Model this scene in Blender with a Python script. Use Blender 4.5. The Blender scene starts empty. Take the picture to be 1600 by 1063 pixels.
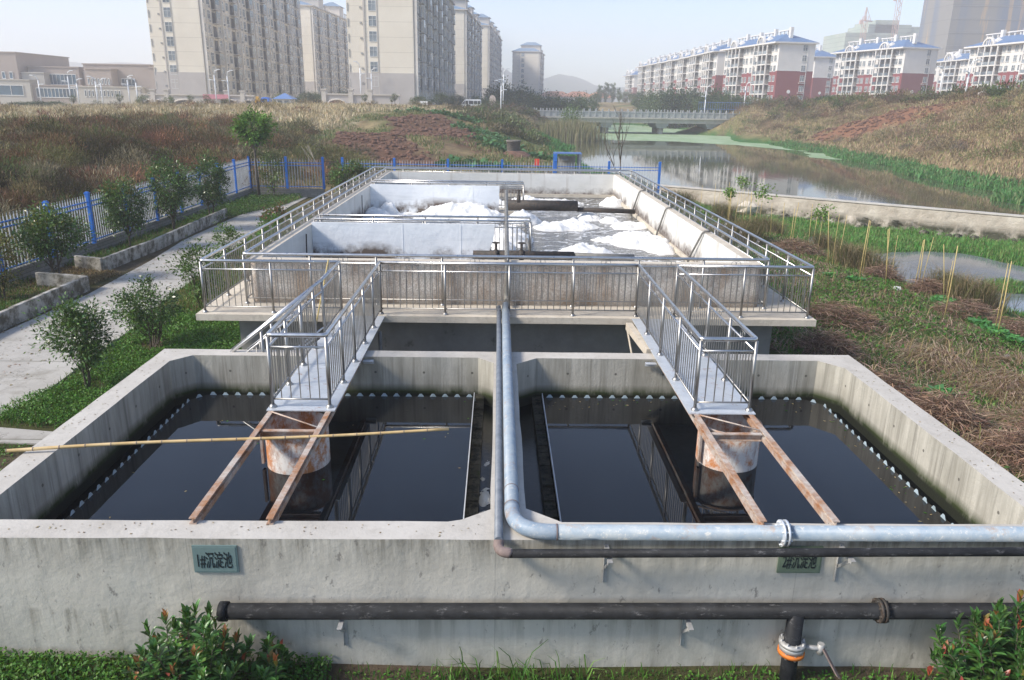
import bpy, math, random
import numpy as np
from mathutils import Vector, Matrix, noise
from mathutils.geometry import tessellate_polygon
C = bpy.context.scene.collection
SC = bpy.context.scene
pi = math.pi

# ------------------------------------------------------------------ camera
PITCH, ROLL, YAW, CAMZ = math.radians(17.38), math.radians(.9), math.radians(1.17), 5.635
r0 = Vector((math.cos(YAW), -math.sin(YAW), 0)); fh = Vector((math.sin(YAW), math.cos(YAW), 0)); zz = Vector((0, 0, 1))
FW = fh*math.cos(PITCH) - zz*math.sin(PITCH); DN = -(fh*math.sin(PITCH) + zz*math.cos(PITCH))
RT = r0*math.cos(ROLL) - DN*math.sin(ROLL); DD = r0*math.sin(ROLL) + DN*math.cos(ROLL)
cd = bpy.data.cameras.new('camera'); cam = bpy.data.objects.new('camera', cd); C.objects.link(cam)
cd.sensor_width = 36; cd.lens = 1196/1600*36; cd.clip_end = 9000; cd.clip_start = .05
cam.matrix_world = Matrix(((RT.x, -DD.x, -FW.x, 0), (RT.y, -DD.y, -FW.y, 0), (RT.z, -DD.z, -FW.z, CAMZ), (0, 0, 0, 1)))
SC.camera = cam
# ------------------------------------------------------------------ light
SUN_EL, SUN_AZ = math.radians(38), math.radians(251)   # azimuth clockwise from +Y : from the left
w = bpy.data.worlds.new("World"); SC.world = w; w.use_nodes = True
nt = w.node_tree; nt.nodes.clear()
o_ = nt.nodes.new('ShaderNodeOutputWorld'); b_ = nt.nodes.new('ShaderNodeBackground'); s_ = nt.nodes.new('ShaderNodeTexSky')
s_.sky_type = 'NISHITA'; s_.sun_disc = False; s_.sun_elevation = SUN_EL; s_.sun_rotation = SUN_AZ
s_.air_density = .9; s_.dust_density = 1.1; s_.ozone_density = 2.9; s_.altitude = 20
b_.inputs[1].default_value = .15
nt.links.new(s_.outputs[0], b_.inputs[0]); nt.links.new(b_.outputs[0], o_.inputs[0])
ld = bpy.data.lights.new('sun', 'SUN'); ld.energy = 3.7; ld.angle = math.radians(12); ld.color = (1, .92, .80)
sun = bpy.data.objects.new('sun', ld); C.objects.link(sun)
sd = Vector((math.sin(SUN_AZ)*math.cos(SUN_EL), math.cos(SUN_AZ)*math.cos(SUN_EL), math.sin(SUN_EL)))
sun.rotation_euler = sd.to_track_quat('Z', 'Y').to_euler(); sun.location = (-30, -10, 40)
SC.view_settings.view_transform = 'Standard'; SC.view_settings.look = 'None'; SC.view_settings.gamma = 1
SC.view_settings.exposure = 0.64
SC.render.engine = 'CYCLES'
SC.cycles.max_bounces = 6; SC.cycles.volume_bounces = 2; SC.cycles.transparent_max_bounces = 8

# ------------------------------------------------------------------ materials
MATS = {}
class G:
    def __init__(s, name):
        s.m = bpy.data.materials.new(name); s.m.use_nodes = True; s.t = s.m.node_tree
        s.b = s.t.nodes['Principled BSDF']; s.geo = s.t.nodes.new('ShaderNodeNewGeometry'); MATS[name] = s.m
        s.pos = s.geo.outputs['Position']
    def n(s, ty, **k):
        x = s.t.nodes.new(ty)
        for a, v in k.items(): setattr(x, a, v)
        return x
    def link(s, a, b): s.t.links.new(a, b)
    def vec(s, scale=(1, 1, 1), src=None):
        m = s.n('ShaderNodeMapping'); m.inputs['Scale'].default_value = scale; s.link(src or s.pos, m.inputs['Vector']); return m.outputs[0]
    def noise(s, scale=1, detail=4, rough=.6, v=None, lo=.3, hi=.7, stretch=None):
        x = s.n('ShaderNodeTexNoise'); x.inputs['Scale'].default_value = scale; x.inputs['Detail'].default_value = detail
        x.inputs['Roughness'].default_value = rough; s.link(v or (s.vec(stretch) if stretch else s.pos), x.inputs['Vector'])
        return s.rng(x.outputs['Fac'], lo, hi)
    def rng(s, v, lo, hi, a=0., b=1., smooth=False):
        r = s.n('ShaderNodeMapRange'); r.inputs[1].default_value = lo; r.inputs[2].default_value = hi
        r.inputs[3].default_value = a; r.inputs[4].default_value = b
        if smooth: r.interpolation_type = 'SMOOTHSTEP'
        s.link(v, r.inputs[0]); return r.outputs[0]
    def math(s, op, a, b=None):
        r = s.n('ShaderNodeMath', operation=op); r.use_clamp = op in ('ADD', 'SUBTRACT')
        for i, x in enumerate((a, b)):
            if x is None: continue
            if isinstance(x, (int, float)): r.inputs[i].default_value = x
            else: s.link(x, r.inputs[i])
        return r.outputs[0]
    def math2(s, op, a, b):
        r = s.n('ShaderNodeMath', operation=op)
        for i, x in enumerate((a, b)):
            if isinstance(x, (int, float)): r.inputs[i].default_value = x
            else: s.link(x, r.inputs[i])
        return r.outputs[0]
    def mix(s, f, a, b, mode='MIX'):
        r = s.n('ShaderNodeMix', data_type='RGBA', blend_type=mode)
        if isinstance(f, (int, float)): r.inputs[0].default_value = f
        else: s.link(f, r.inputs[0])
        for i, x in ((6, a), (7, b)):
            if isinstance(x, tuple): r.inputs[i].default_value = (*x[:3], 1)
            else: s.link(x, r.inputs[i])
        return r.outputs[2]
    def axis(s, i):
        x = s.n('ShaderNodeSeparateXYZ'); s.link(s.pos, x.inputs[0]); return x.outputs[i]
    def attr(s, name='tint'):
        a = s.n('ShaderNodeAttribute', attribute_name=name); return a.outputs['Color']
    def out(s, col=None, rough=.8, metal=0, spec=.5, bump=None, bstr=.3, bdist=.01):
        if col is not None:
            if isinstance(col, tuple): s.b.inputs['Base Color'].default_value = (*col, 1)
            else: s.link(col, s.b.inputs['Base Color'])
        if isinstance(rough, (int, float)): s.b.inputs['Roughness'].default_value = rough
        else: s.link(rough, s.b.inputs['Roughness'])
        if isinstance(metal, (int, float)): s.b.inputs['Metallic'].default_value = metal
        else: s.link(metal, s.b.inputs['Metallic'])
        s.b.inputs['Specular IOR Level'].default_value = spec
        if bump is not None:
            b = s.n('ShaderNodeBump'); b.inputs['Strength'].default_value = bstr; b.inputs['Distance'].default_value = bdist
            s.link(bump, b.inputs['Height']); s.link(b.outputs[0], s.b.inputs['Normal'])
        return s.m
def plain(name, c, rough=.6, metal=0, spec=.5, vary=.12, scale=3., dirt=None, dirtamt=.35, bump=0):
    g = G(name); c2 = tuple(x*(1-vary) for x in c); c1 = tuple(min(1, x*(1+vary)) for x in c)
    col = g.mix(g.noise(scale), c2, c1)
    if dirt: col = g.mix(g.math('MULTIPLY', g.noise(scale*1.7, 6, .7, lo=.5, hi=.72), dirtamt), col, dirt)
    nb = g.noise(scale*8) if bump else None
    return g.out(col, rough, metal, spec, nb, bump)

# concrete of the settling tanks: walls with pour lines and streaks, algae near the water
g = G('tank_wall')
streak = g.noise(2.4, 5, .65, stretch=(2.2, 2.2, .22), lo=.35, hi=.75)
blot = g.noise(1.3, 6, .6)
col = g.mix(blot, (.42, .40, .345), (.57, .545, .475))
col = g.mix(g.math('MULTIPLY', streak, .75), col, (.18, .17, .135))
fine = g.noise(3.2, 3, .7, stretch=(3.5, 3.5, .12), lo=.52, hi=.7)
col = g.mix(g.math('MULTIPLY', fine, .6), col, (.15, .145, .12))
hx = g.math2('MULTIPLY', g.math2('SUBTRACT', g.math2('FRACT', g.math2('DIVIDE', g.math2('ADD', g.axis(0), g.axis(1)), .83), 0), .5), .83)
hz = g.math2('SUBTRACT', g.axis(2), 1.13); hd = g.math2('ADD', g.math2('MULTIPLY', hx, hx), g.math2('MULTIPLY', hz, hz))
hole = g.rng(hd, .0003, .0006, 1, 0)
col = g.mix(g.math('MULTIPLY', hole, .8), col, (.08, .075, .065))
zn = g.math('ADD', g.rng(g.axis(2), .76, 1.0, 1, 0), 0)
alg = g.math('MULTIPLY', g.rng(g.axis(2), .78, .93, 1, 0), g.noise(2.2, 5, .7, stretch=(1, 1, .4), lo=.22, hi=.5))
col = g.mix(alg, col, (.035, .05, .012))
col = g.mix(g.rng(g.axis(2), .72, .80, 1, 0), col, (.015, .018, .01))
g.out(col, .85, 0, .3, g.math('ADD', g.noise(25, 6), streak), .35, .012)
g = G('front_wall')
col = g.mix(g.noise(.9, 7, .6), (.43, .405, .35), (.58, .55, .48))
col = g.mix(g.math('MULTIPLY', g.noise(1.9, 5, .7, stretch=(2.2, 2, .35), lo=.5, hi=.75), .35), col, (.21, .205, .18))
topst = g.math('MULTIPLY', g.rng(g.axis(2), .95, 1.38, 0, 1), g.noise(4, 5, .7, stretch=(2.5, 1, .25), lo=.36, hi=.62))
col = g.mix(g.math('MULTIPLY', topst, .75), col, (.15, .14, .11))
crk = g.math('MULTIPLY', g.noise(2.3, 7, .6, stretch=(1, 1, .25), lo=.497, hi=.5), g.noise(2.3, 7, .6, stretch=(1, 1, .25), lo=.503, hi=.5)); col = g.mix(g.math('MULTIPLY', crk, g.math('MULTIPLY', g.noise(.6, 2, lo=.5, hi=.6), .5)), col, (.2, .19, .16))
col = g.mix(g.math('MULTIPLY', g.noise(11, 5, .7, stretch=(1, 1, .5), lo=.62, hi=.68), .6), col, (.13, .12, .11))
drp = g.math('MULTIPLY', g.math('MULTIPLY', g.rng(g.axis(2), .15, .58, .2, 1), g.rng(g.axis(2), .60, .56, 0, 1)), g.noise(5, 4, .6, stretch=(1.6, 1, .12), lo=.50, hi=.62)); col = g.mix(g.math('MULTIPLY', drp, .55), col, (.17, .155, .12))
jx = g.math2('FRACT', g.math2('DIVIDE', g.axis(0), 3.1), 0); jv = g.rng(jx, .0016, .003, 1, 0); col = g.mix(g.math('MULTIPLY', jv, .35), col, (.16, .155, .14))
damp = g.math('MULTIPLY', g.rng(g.axis(2), -.25, .35, 1, 0), g.noise(2.4, 5, .7, stretch=(1.8, 1, .4), lo=.4, hi=.62))
col = g.mix(g.math('MULTIPLY', damp, .5), col, (.16, .15, .115))
g.out(col, .85, 0, .3, g.noise(5, 8, .6), .3, .02)
g = G('rim_top')
col = g.mix(g.noise(1.2, 6, .65), (.43, .40, .355), (.56, .53, .48))
col = g.mix(g.math('MULTIPLY', g.noise(7, 5, .75, lo=.52, hi=.7), .35), col, (.27, .25, .21))
g.out(col, .8, 0, .3, g.noise(18, 6), .25, .01)
g = G('deck_concrete')
col = g.mix(g.noise(1.5, 6, .65), (.50, .44, .36), (.64, .58, .48))
col = g.mix(g.math('MULTIPLY', g.noise(5, 6, .75, stretch=(1, 1, .5), lo=.5, hi=.7), .4), col, (.22, .19, .15))
g.out(col, .85, 0, .3, g.noise(18, 6), .25, .01)
g = G('base_concrete')
col = g.mix(g.noise(1.3, 6, .65), (.22, .215, .20), (.34, .33, .30))
col = g.mix(g.math('MULTIPLY', g.noise(1.9, 5, .7, stretch=(1.2, 1.2, 1), lo=.6, hi=.68), .6), col, (.10, .095, .085))
g.out(col, .9, 0, .3, g.noise(18, 6), .3, .01)
g = G('pebbledash')                                     # rough render with pale runs
runs = g.noise(1.1, 6, .7, stretch=(1.5, 1.5, .9), lo=.36, hi=.56)
col = g.mix(runs, (.56, .44, .34), (.86, .82, .76))
sp = g.noise(42, 3, .8, lo=.42, hi=.6)
col = g.mix(g.math('MULTIPLY', sp, .5), col, (.27, .19, .14))
col = g.mix(g.rng(g.axis(2), 1.5, 1.85, .6, 0), col, (.20, .15, .11))
g.out(col, .95, 0, .2, g.noise(42, 4, .8), .8, .02)
g = G('whitewash')                                      # inner faces, grime above the froth line
col = g.mix(g.noise(.9, 6, .6), (.60, .59, .55), (.74, .73, .70))
col = g.mix(g.math('MULTIPLY', g.noise(1.2, 6, .7, stretch=(.5, .5, 2.5), lo=.5, hi=.75), .45), col, (.46, .47, .46))
h = g.math('MULTIPLY', g.noise(.55, 6, .68, lo=.36, hi=.72), 1.0)
edge = g.math('SUBTRACT', g.math('ADD', g.rng(g.axis(2), 1.45, 2.35, .55, 0), g.math('MULTIPLY', h, g.rng(g.axis(2), 1.5, 2.35, .95, 0))), .50)
col = g.mix(g.math('MULTIPLY', g.rng(edge, 0, .32), g.noise(9, 6, .8, lo=.05, hi=.6)), col, (.085, .058, .045))
col = g.mix(g.math('MULTIPLY', g.noise(1.4, 3, .6, stretch=(3, 3, .15), lo=.6, hi=.68), .35), col, (.3, .24, .18))
g.out(col, .75, 0, .3, g.noise(4, 6), .25, .02)
g = G('white_panel')
col = g.mix(g.noise(1.0, 6, .6), (.74, .77, .80), (.87, .88, .89))
col = g.mix(g.math('MULTIPLY', g.noise(2.2, 6, .7, stretch=(.4, .4, 3), lo=.52, hi=.72), .4), col, (.50, .53, .55))
st = g.math('MULTIPLY', g.rng(g.axis(2), 1.45, 2.1, .95, 0), g.noise(.7, 6, .72, lo=.40, hi=.62))
col = g.mix(g.rng(st, .12, .5), col, (.13, .10, .08))
g.out(col, .6, 0, .4, g.noise(2.5, 4), .3, .03)
def steel(name, c, r):
    g = G(name); col = g.mix(g.noise(6, 5), tuple(x*.85 for x in c), c)
    return g.out(col, g.rng(g.noise(9, 4), 0, 1, r-.06, r+.1), 1, .5)
steel('stainless', (.66, .65, .64), .30)
steel('stainless_dull', (.40, .39, .375), .42)
g = G('galvanized')
col = g.mix(g.noise(4, 6, .7), (.50, .54, .58), (.66, .69, .72))
col = g.mix(g.math('MULTIPLY', g.noise(7, 6, .8, lo=.58, hi=.66), .7), col, (.33, .14, .06))
g.out(col, .45, .35, .5)
g = G('rusty_steel')
rr = g.noise(3.2, 8, .75, lo=.40, hi=.62)
col = g.mix(rr, (.52, .47, .42), (.36, .18, .09))
col = g.mix(g.math('MULTIPLY', g.noise(12, 6, .8, lo=.48, hi=.68), .5), col, (.20, .09, .045))
g.out(col, .75, .1, .3, g.noise(30, 5), .3, .004)
g = G('rusty_cylinder')
rr = g.noise(2.6, 9, .78, stretch=(1, 1, .8), lo=.45, hi=.57)
col = g.mix(rr, (.60, .58, .55), (.42, .17, .06))
col = g.mix(g.math('MULTIPLY', g.noise(7, 8, .8, stretch=(1, 1, .3), lo=.5, hi=.64), .65), col, (.20, .08, .035))
g.out(col, .7, 0, .3, g.noise(20, 5), .3, .006)
g = G('pipe_blue')
rr = g.noise(5, 8, .75, lo=.35, hi=.7)
col = g.mix(rr, (.20, .275, .36), (.36, .40, .43))
col = g.mix(g.math('MULTIPLY', g.noise(14, 6, .8, lo=.56, hi=.64), .55), col, (.66, .62, .55))
col = g.mix(g.math('MULTIPLY', g.noise(3.3, 6, .8, lo=.56, hi=.66), .7), col, (.30, .21, .15))
g.out(col, .5, 0, .45, g.noise(20, 5), .15, .004)
g = G('pipe_black')
col = g.mix(g.noise(6, 7, .7), (.010, .0105, .012), (.026, .028, .032))
col = g.mix(g.math('MULTIPLY', g.noise(16, 7, .85, stretch=(.4, 1, 1), lo=.57, hi=.68), .5), col, (.26, .26, .27))
g.out(col, .6, 0, .16)
g = G('pipe_slate')
col = g.mix(g.noise(6, 7, .7), (.10, .12, .155), (.22, .245, .28))
g.out(col, .5, 0, .45)
plain('pipe_grey', (.17, .165, .15), .6, vary=.3, dirt=(.1, .07, .05))
plain('dark_iron', (.04, .035, .03), .7, vary=.4, scale=9, dirt=(.22, .1, .05))
plain('orange_rubber', (.62, .17, .02), .6, scale=15)
plain('elbow_rust', (.20, .15, .135), .7, vary=.3, scale=8)
plain('fence_blue', (.03, .17, .58), .45, vary=.15)
plain('picket_white', (.52, .54, .56), .5, vary=.15, dirt=(.3, .2, .12))
plain('bracket_steel', (.42, .42, .41), .55, .3, dirt=(.15, .1, .08), scale=12)
g = G('path_concrete')
col = g.mix(g.noise(.7, 6, .65), (.36, .34, .31), (.48, .46, .42))
col = g.mix(g.math('MULTIPLY', g.noise(1.3, 7, .75, lo=.50, hi=.68), .6), col, (.20, .18, .14))
jn = g.rng(g.math2('FRACT', g.math2('DIVIDE', g.axis(1), 4.0), 0), .006, .010, 1, 0); col = g.mix(g.math('MULTIPLY', jn, .8), col, (.10, .10, .07))
ck = g.math('MULTIPLY', g.noise(.9, 6, .6, lo=.494, hi=.499), g.noise(.9, 6, .6, lo=.506, hi=.501)); col = g.mix(g.math('MULTIPLY', ck, .6), col, (.13, .12, .10))
g.out(col, .9, 0, .3, g.noise(9, 7, .7), .3, .01)
g = G('planter_concrete')
col = g.mix(g.noise(2.5, 6, .7, lo=.42, hi=.6), (.45, .43, .39), (.11, .10, .075)); g.out(col, .9, 0, .3, g.noise(12, 6), .4, .02)
g = G('wall_brick')
bk = g.n('ShaderNodeTexBrick'); bk.inputs['Scale'].default_value = 1; bk.inputs['Brick Width'].default_value = .4; bk.inputs['Row Height'].default_value = .12; bk.inputs['Mortar Size'].default_value = .012
bk.inputs['Color1'].default_value = (.22, .22, .215, 1); bk.inputs['Color2'].default_value = (.28, .275, .265, 1); bk.inputs['Mortar'].default_value = (.15, .15, .14, 1)
cx = g.n('ShaderNodeSeparateXYZ'); g.link(g.pos, cx.inputs[0]); cb = g.n('ShaderNodeCombineXYZ'); ad = g.n('ShaderNodeMath', operation='ADD'); g.link(cx.outputs[0], ad.inputs[0]); g.link(cx.outputs[1], ad.inputs[1])
g.link(ad.outputs[0], cb.inputs[0]); g.link(cx.outputs[2], cb.inputs[1]); g.link(cb.outputs[0], bk.inputs['Vector'])
g.out(g.mix(g.math('MULTIPLY', g.noise(1.5, 6), .3), bk.outputs['Color'], (.1, .1, .07)), .9)
g = G('dam_concrete')
col = g.mix(g.noise(.8, 6, .65), (.36, .31, .25), (.58, .53, .45))
low = g.math('MULTIPLY', g.rng(g.axis(2), -1.5, -1.05, 1, 0), g.noise(1.1, 5, .7, stretch=(1, 1, .5), lo=.30, hi=.55))
col = g.mix(low, col, (.05, .05, .03))
g.out(col, .9, 0, .2, g.noise(3, 8, .7), .6, .08)
g = G('bamboo_dry')
col = g.mix(g.noise(4, 5, .6, stretch=(1, 1, 1)), (.50, .33, .13), (.66, .50, .27)); g.out(col, .5, 0, .4)
plain('stake_bamboo', (.52, .40, .16), .6, vary=.25, scale=2)
plain('sign_face', (.16, .23, .225), .4, vary=.08)
plain('sign_face_olive', (.135, .18, .13), .4, vary=.08)
plain('sign_ink', (.012, .018, .022), .5)
plain('weir_plate', (.42, .52, .58), .5, vary=.15, dirt=(.12, .16, .12), dirtamt=.6, scale=7)
g = G('launder_moss')
col = g.mix(g.noise(6, 7, .8, lo=.4, hi=.6), (.02, .022, .02), (.13, .12, .09)); col = g.mix(g.noise(3, 6, .8, lo=.55, hi=.65), col, (.03, .045, .012)); g.out(col, .9, 0, .3, g.noise(14, 6, .8), 1, .05)
plain('person_skin', (.4, .26, .18), .6)
plain('cloth_dark', (.02, .02, .03), .8); plain('cloth_blue', (.04, .06, .12), .8)
plain('rubber', (.02, .02, .02), .8); plain('glass_dark', (.03, .04, .05), .1, vary=.1)
plain('paint_white', (.80, .80, .78), .4, vary=.04); plain('paint_yellow', (.62, .36, .03), .5); plain('paint_blue', (.02, .16, .6), .5)
plain('sheet_blue', (.11, .20, .42), .5, vary=.1)
plain('red_cloth', (.7, .05, .03), .8)
plain('lamp_white', (.72, .74, .76), .4, vary=.04)
plain('stone_pink', (.48, .40, .36), .9)
# water
g = G('settled_water')
g.out(g.mix(g.noise(.7, 3), (.0015, .002, .003), (.004, .006, .009)), .02, 0, .5, g.noise(1.6, 4, .55, lo=0, hi=1), .035, .02); g.b.inputs['IOR'].default_value = 1.42
g = G('launder_water')
g.out((.004, .005, .006), .12, 0, .5, g.noise(9, 5, .7, lo=0, hi=1), .25, .02); g.b.inputs['IOR'].default_value = 1.333
g = G('aerated_water')
rip = g.noise(3.2, 6, .65, stretch=(1, 1.7, 1), lo=0, hi=1)
mu = g.n('ShaderNodeTexMusgrave') if hasattr(bpy.types, 'ShaderNodeTexMusgrave') else None
wv = g.n('ShaderNodeTexWave'); wv.inputs['Scale'].default_value = .42; wv.inputs['Distortion'].default_value = 9; wv.inputs['Detail'].default_value = 5; wv.inputs['Detail Scale'].default_value = 1.1; wv.bands_direction = 'Y'; g.link(g.pos, wv.inputs['Vector'])
n0 = g.noise(.75, 5, .55, stretch=(1, 1.6, 1), lo=0, hi=1); rid = g.math2('ABSOLUTE', g.math2('SUBTRACT', n0, .5), 0); line = g.math('MULTIPLY', g.rng(rid, .004, .018, 1, 0), g.noise(1.1, 5, .7, lo=.36, hi=.5))
spk = g.math('MULTIPLY', g.noise(15, 6, .8, lo=.57, hi=.68), g.noise(1.0, 4, .6, lo=.4, hi=.65))
col = g.mix(g.noise(2.5, 6, .7), (.055, .055, .05), (.13, .125, .11))
col = g.mix(g.math('ADD', line, g.math('MULTIPLY', spk, .85)), col, (.82, .83, .84))
g.out(col, .12, 0, .5, rip, .55, .12); g.b.inputs['IOR'].default_value = 1.333
g = G('reservoir_water')
g.out(g.mix(g.noise(.08, 4), (.055, .06, .035), (.085, .085, .05)), .04, 0, .5, g.noise(.9, 4, .6, stretch=(1, .35, 1), lo=0, hi=1), .05, .05); g.b.inputs['IOR'].default_value = 1.333
g = G('pond_water')
g.out(g.mix(g.noise(.5, 4), (.13, .145, .16), (.17, .185, .20)), .05, 0, .5, g.noise(4, 4, .6, lo=0, hi=1), .12, .03); g.b.inputs['IOR'].default_value = 1.333
g = G('duckweed')
g.out(g.mix(g.noise(.25, 6, .7, stretch=(1, .4, 1)), (.20, .30, .14), (.36, .44, .30)), .8, 0, .3, g.noise(3, 5), .2, .03)
g = G('foam')
vb = g.n('ShaderNodeTexVoronoi'); vb.inputs['Scale'].default_value = 55; g.link(g.pos, vb.inputs['Vector'])
fc = g.mix(g.noise(2.2, 7, .7, lo=.35, hi=.6), (.74, .73, .70), (.93, .93, .92)); fc = g.mix(g.math('MULTIPLY', g.rng(g.axis(2), 1.33, 1.42, 1, 0), .35), fc, (.5, .47, .4))
g.out(fc, .8, 0, .2, g.math('ADD', g.math('MULTIPLY', g.noise(14, 8, .8, lo=0, hi=1), .6), g.rng(vb.outputs['Distance'], 0, .6, .25, 0)), .7, .05)
g.b.inputs['Subsurface Weight'].default_value = 0
# vegetation material: colour of each leaf comes from its own tint
def leafmat(name, rough=.55, trans=.25, spec=.35):
    g = G(name); c = g.attr()
    g.out(c, rough, 0, spec)
    tr = g.n('ShaderNodeBsdfTranslucent'); g.link(g.mix(.35, c, (.25, .32, .02)), tr.inputs[0])
    mx = g.n('ShaderNodeMixShader'); mx.inputs[0].default_value = trans; g.link(g.b.outputs[0], mx.inputs[1]); g.link(tr.outputs[0], mx.inputs[2])
    g.link(mx.outputs[0], g.t.nodes['Material Output'].inputs[0])
leafmat('leaf'); leafmat('glossy_leaf', .33, .2, .5); leafmat('dry', .85, .15, .1)
plain('bark', (.10, .08, .06), .9, vary=.3, scale=12); plain('bark_pale', (.2, .18, .15), .9, vary=.3, scale=12)
g = G('terrain')
base = g.attr('zone'); n1 = g.noise(1.8, 8, .75, lo=.3, hi=.7); n2 = g.noise(.16, 6, .7, lo=.35, hi=.65)
col = g.mix(n1, g.mix(1, base, (.55, .55, .55), 'MULTIPLY'), g.mix(1, base, (1.35, 1.3, 1.25), 'MULTIPLY'))
col = g.mix(g.math('MULTIPLY', n2, .35), col, g.mix(1, base, (.65, .8, .6), 'MULTIPLY'))
g.out(col, .95, 0, .1, g.noise(2.5, 9, .8, lo=0, hi=1), 1, .18)
# buildings
g = G('tower_cream')
zf = g.math('FRACT', g.math('DIVIDE', g.axis(2), 3.0)); ln = g.rng(zf, .955, .97)
col = g.mix(g.noise(.15, 5), (.68, .62, .52), (.77, .71, .60)); col = g.mix(g.math('MULTIPLY', ln, .35), col, (.3, .26, .2))
g.out(col, .85)
plain('tower_grey', (.44, .41, .39), .85, vary=.08, scale=.3); plain('tower_facade', (.66, .62, .56), .85, vary=.12, scale=.4)
plain('tower_trim', (.52, .48, .43), .8, vary=.06, scale=.5); plain('roof_blue', (.16, .24, .34), .6, vary=.15, scale=.6)
plain('roof_tile_blue', (.09, .17, .32), .5, vary=.15, scale=.8)
g = G('window_glass'); col = g.mix(g.noise(.33, 2, .5, lo=.35, hi=.65), (.06, .08, .10), (.26, .30, .33)); g.out(col, .12, 0, .6)
plain('window_frame', (.62, .63, .62), .5, vary=.1); plain('balcony_glass', (.07, .13, .17), .2, vary=.4, scale=.35)
plain('recess_shadow', (.10, .095, .09), .8, vary=.5, scale=.5); plain('unit_grey', (.30, .30, .29), .6, vary=.3, scale=1)  # dark tone paints in the shade of balcony recesses and wall arches
plain('apt_white', (.66, .64, .61), .8, vary=.05, scale=.4)
g = G('apt_brick')
g.out(g.mix(g.noise(6, 4, .8), (.16, .03, .033), (.26, .055, .06)), .9)
plain('campus_tan', (.32, .27, .24), .85, vary=.08, scale=.2); plain('campus_beige', (.40, .385, .35), .85, vary=.06, scale=.2)
plain('curtain_glass', (.035, .09, .14), .15, vary=.5, scale=.25)
g = G('scaffold_net')
wv = g.math('FRACT', g.math('DIVIDE', g.axis(2), 3.2)); col = g.mix(g.rng(wv, .85, .9), g.mix(g.noise(.12, 5), (.26, .33, .27), (.38, .42, .36)), (.2, .24, .21)); g.out(col, .9)
g = G('scaffold_brown')
wv = g.math('FRACT', g.math('DIVIDE', g.axis(2), 7)); vx = g.noise(.11, 2, .5, stretch=(1, 1, .03), lo=.5, hi=.62)
col = g.mix(vx, (.19, .185, .175), (.09, .13, .20)); col = g.mix(g.math('MULTIPLY', g.noise(.23, 3, .6, stretch=(1, 1, .06), lo=.62, hi=.66), .6), col, (.5, .32, .14)); col = g.mix(g.math('MULTIPLY', g.rng(wv, .93, .96), .5), col, (.1, .1, .1)); g.out(col, .9)
plain('crane_orange', (.50, .33, .27), .6); plain('hill_green', (.06, .085, .05), .95, vary=.4, scale=.03)
plain('tile_orange', (.45, .2, .12), .8, vary=.2, scale=.3)
plain('bridge_rail', (.31, .32, .32), .8, vary=.1, scale=.5); plain('bridge_concrete', (.40, .38, .34), .85, vary=.12, scale=.6, dirt=(.15, .14, .12))
g = G('chamber_brick'); g.out(g.mix(g.noise(7, 5, .7, stretch=(1, 1, 2.5)), (.13, .115, .10), (.27, .25, .22)), .95, 0, .2, g.noise(12, 4, stretch=(1, 1, 3)), .6, .05)
plain('road_asphalt', (.13, .13, .13), .9, scale=.5)

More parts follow.
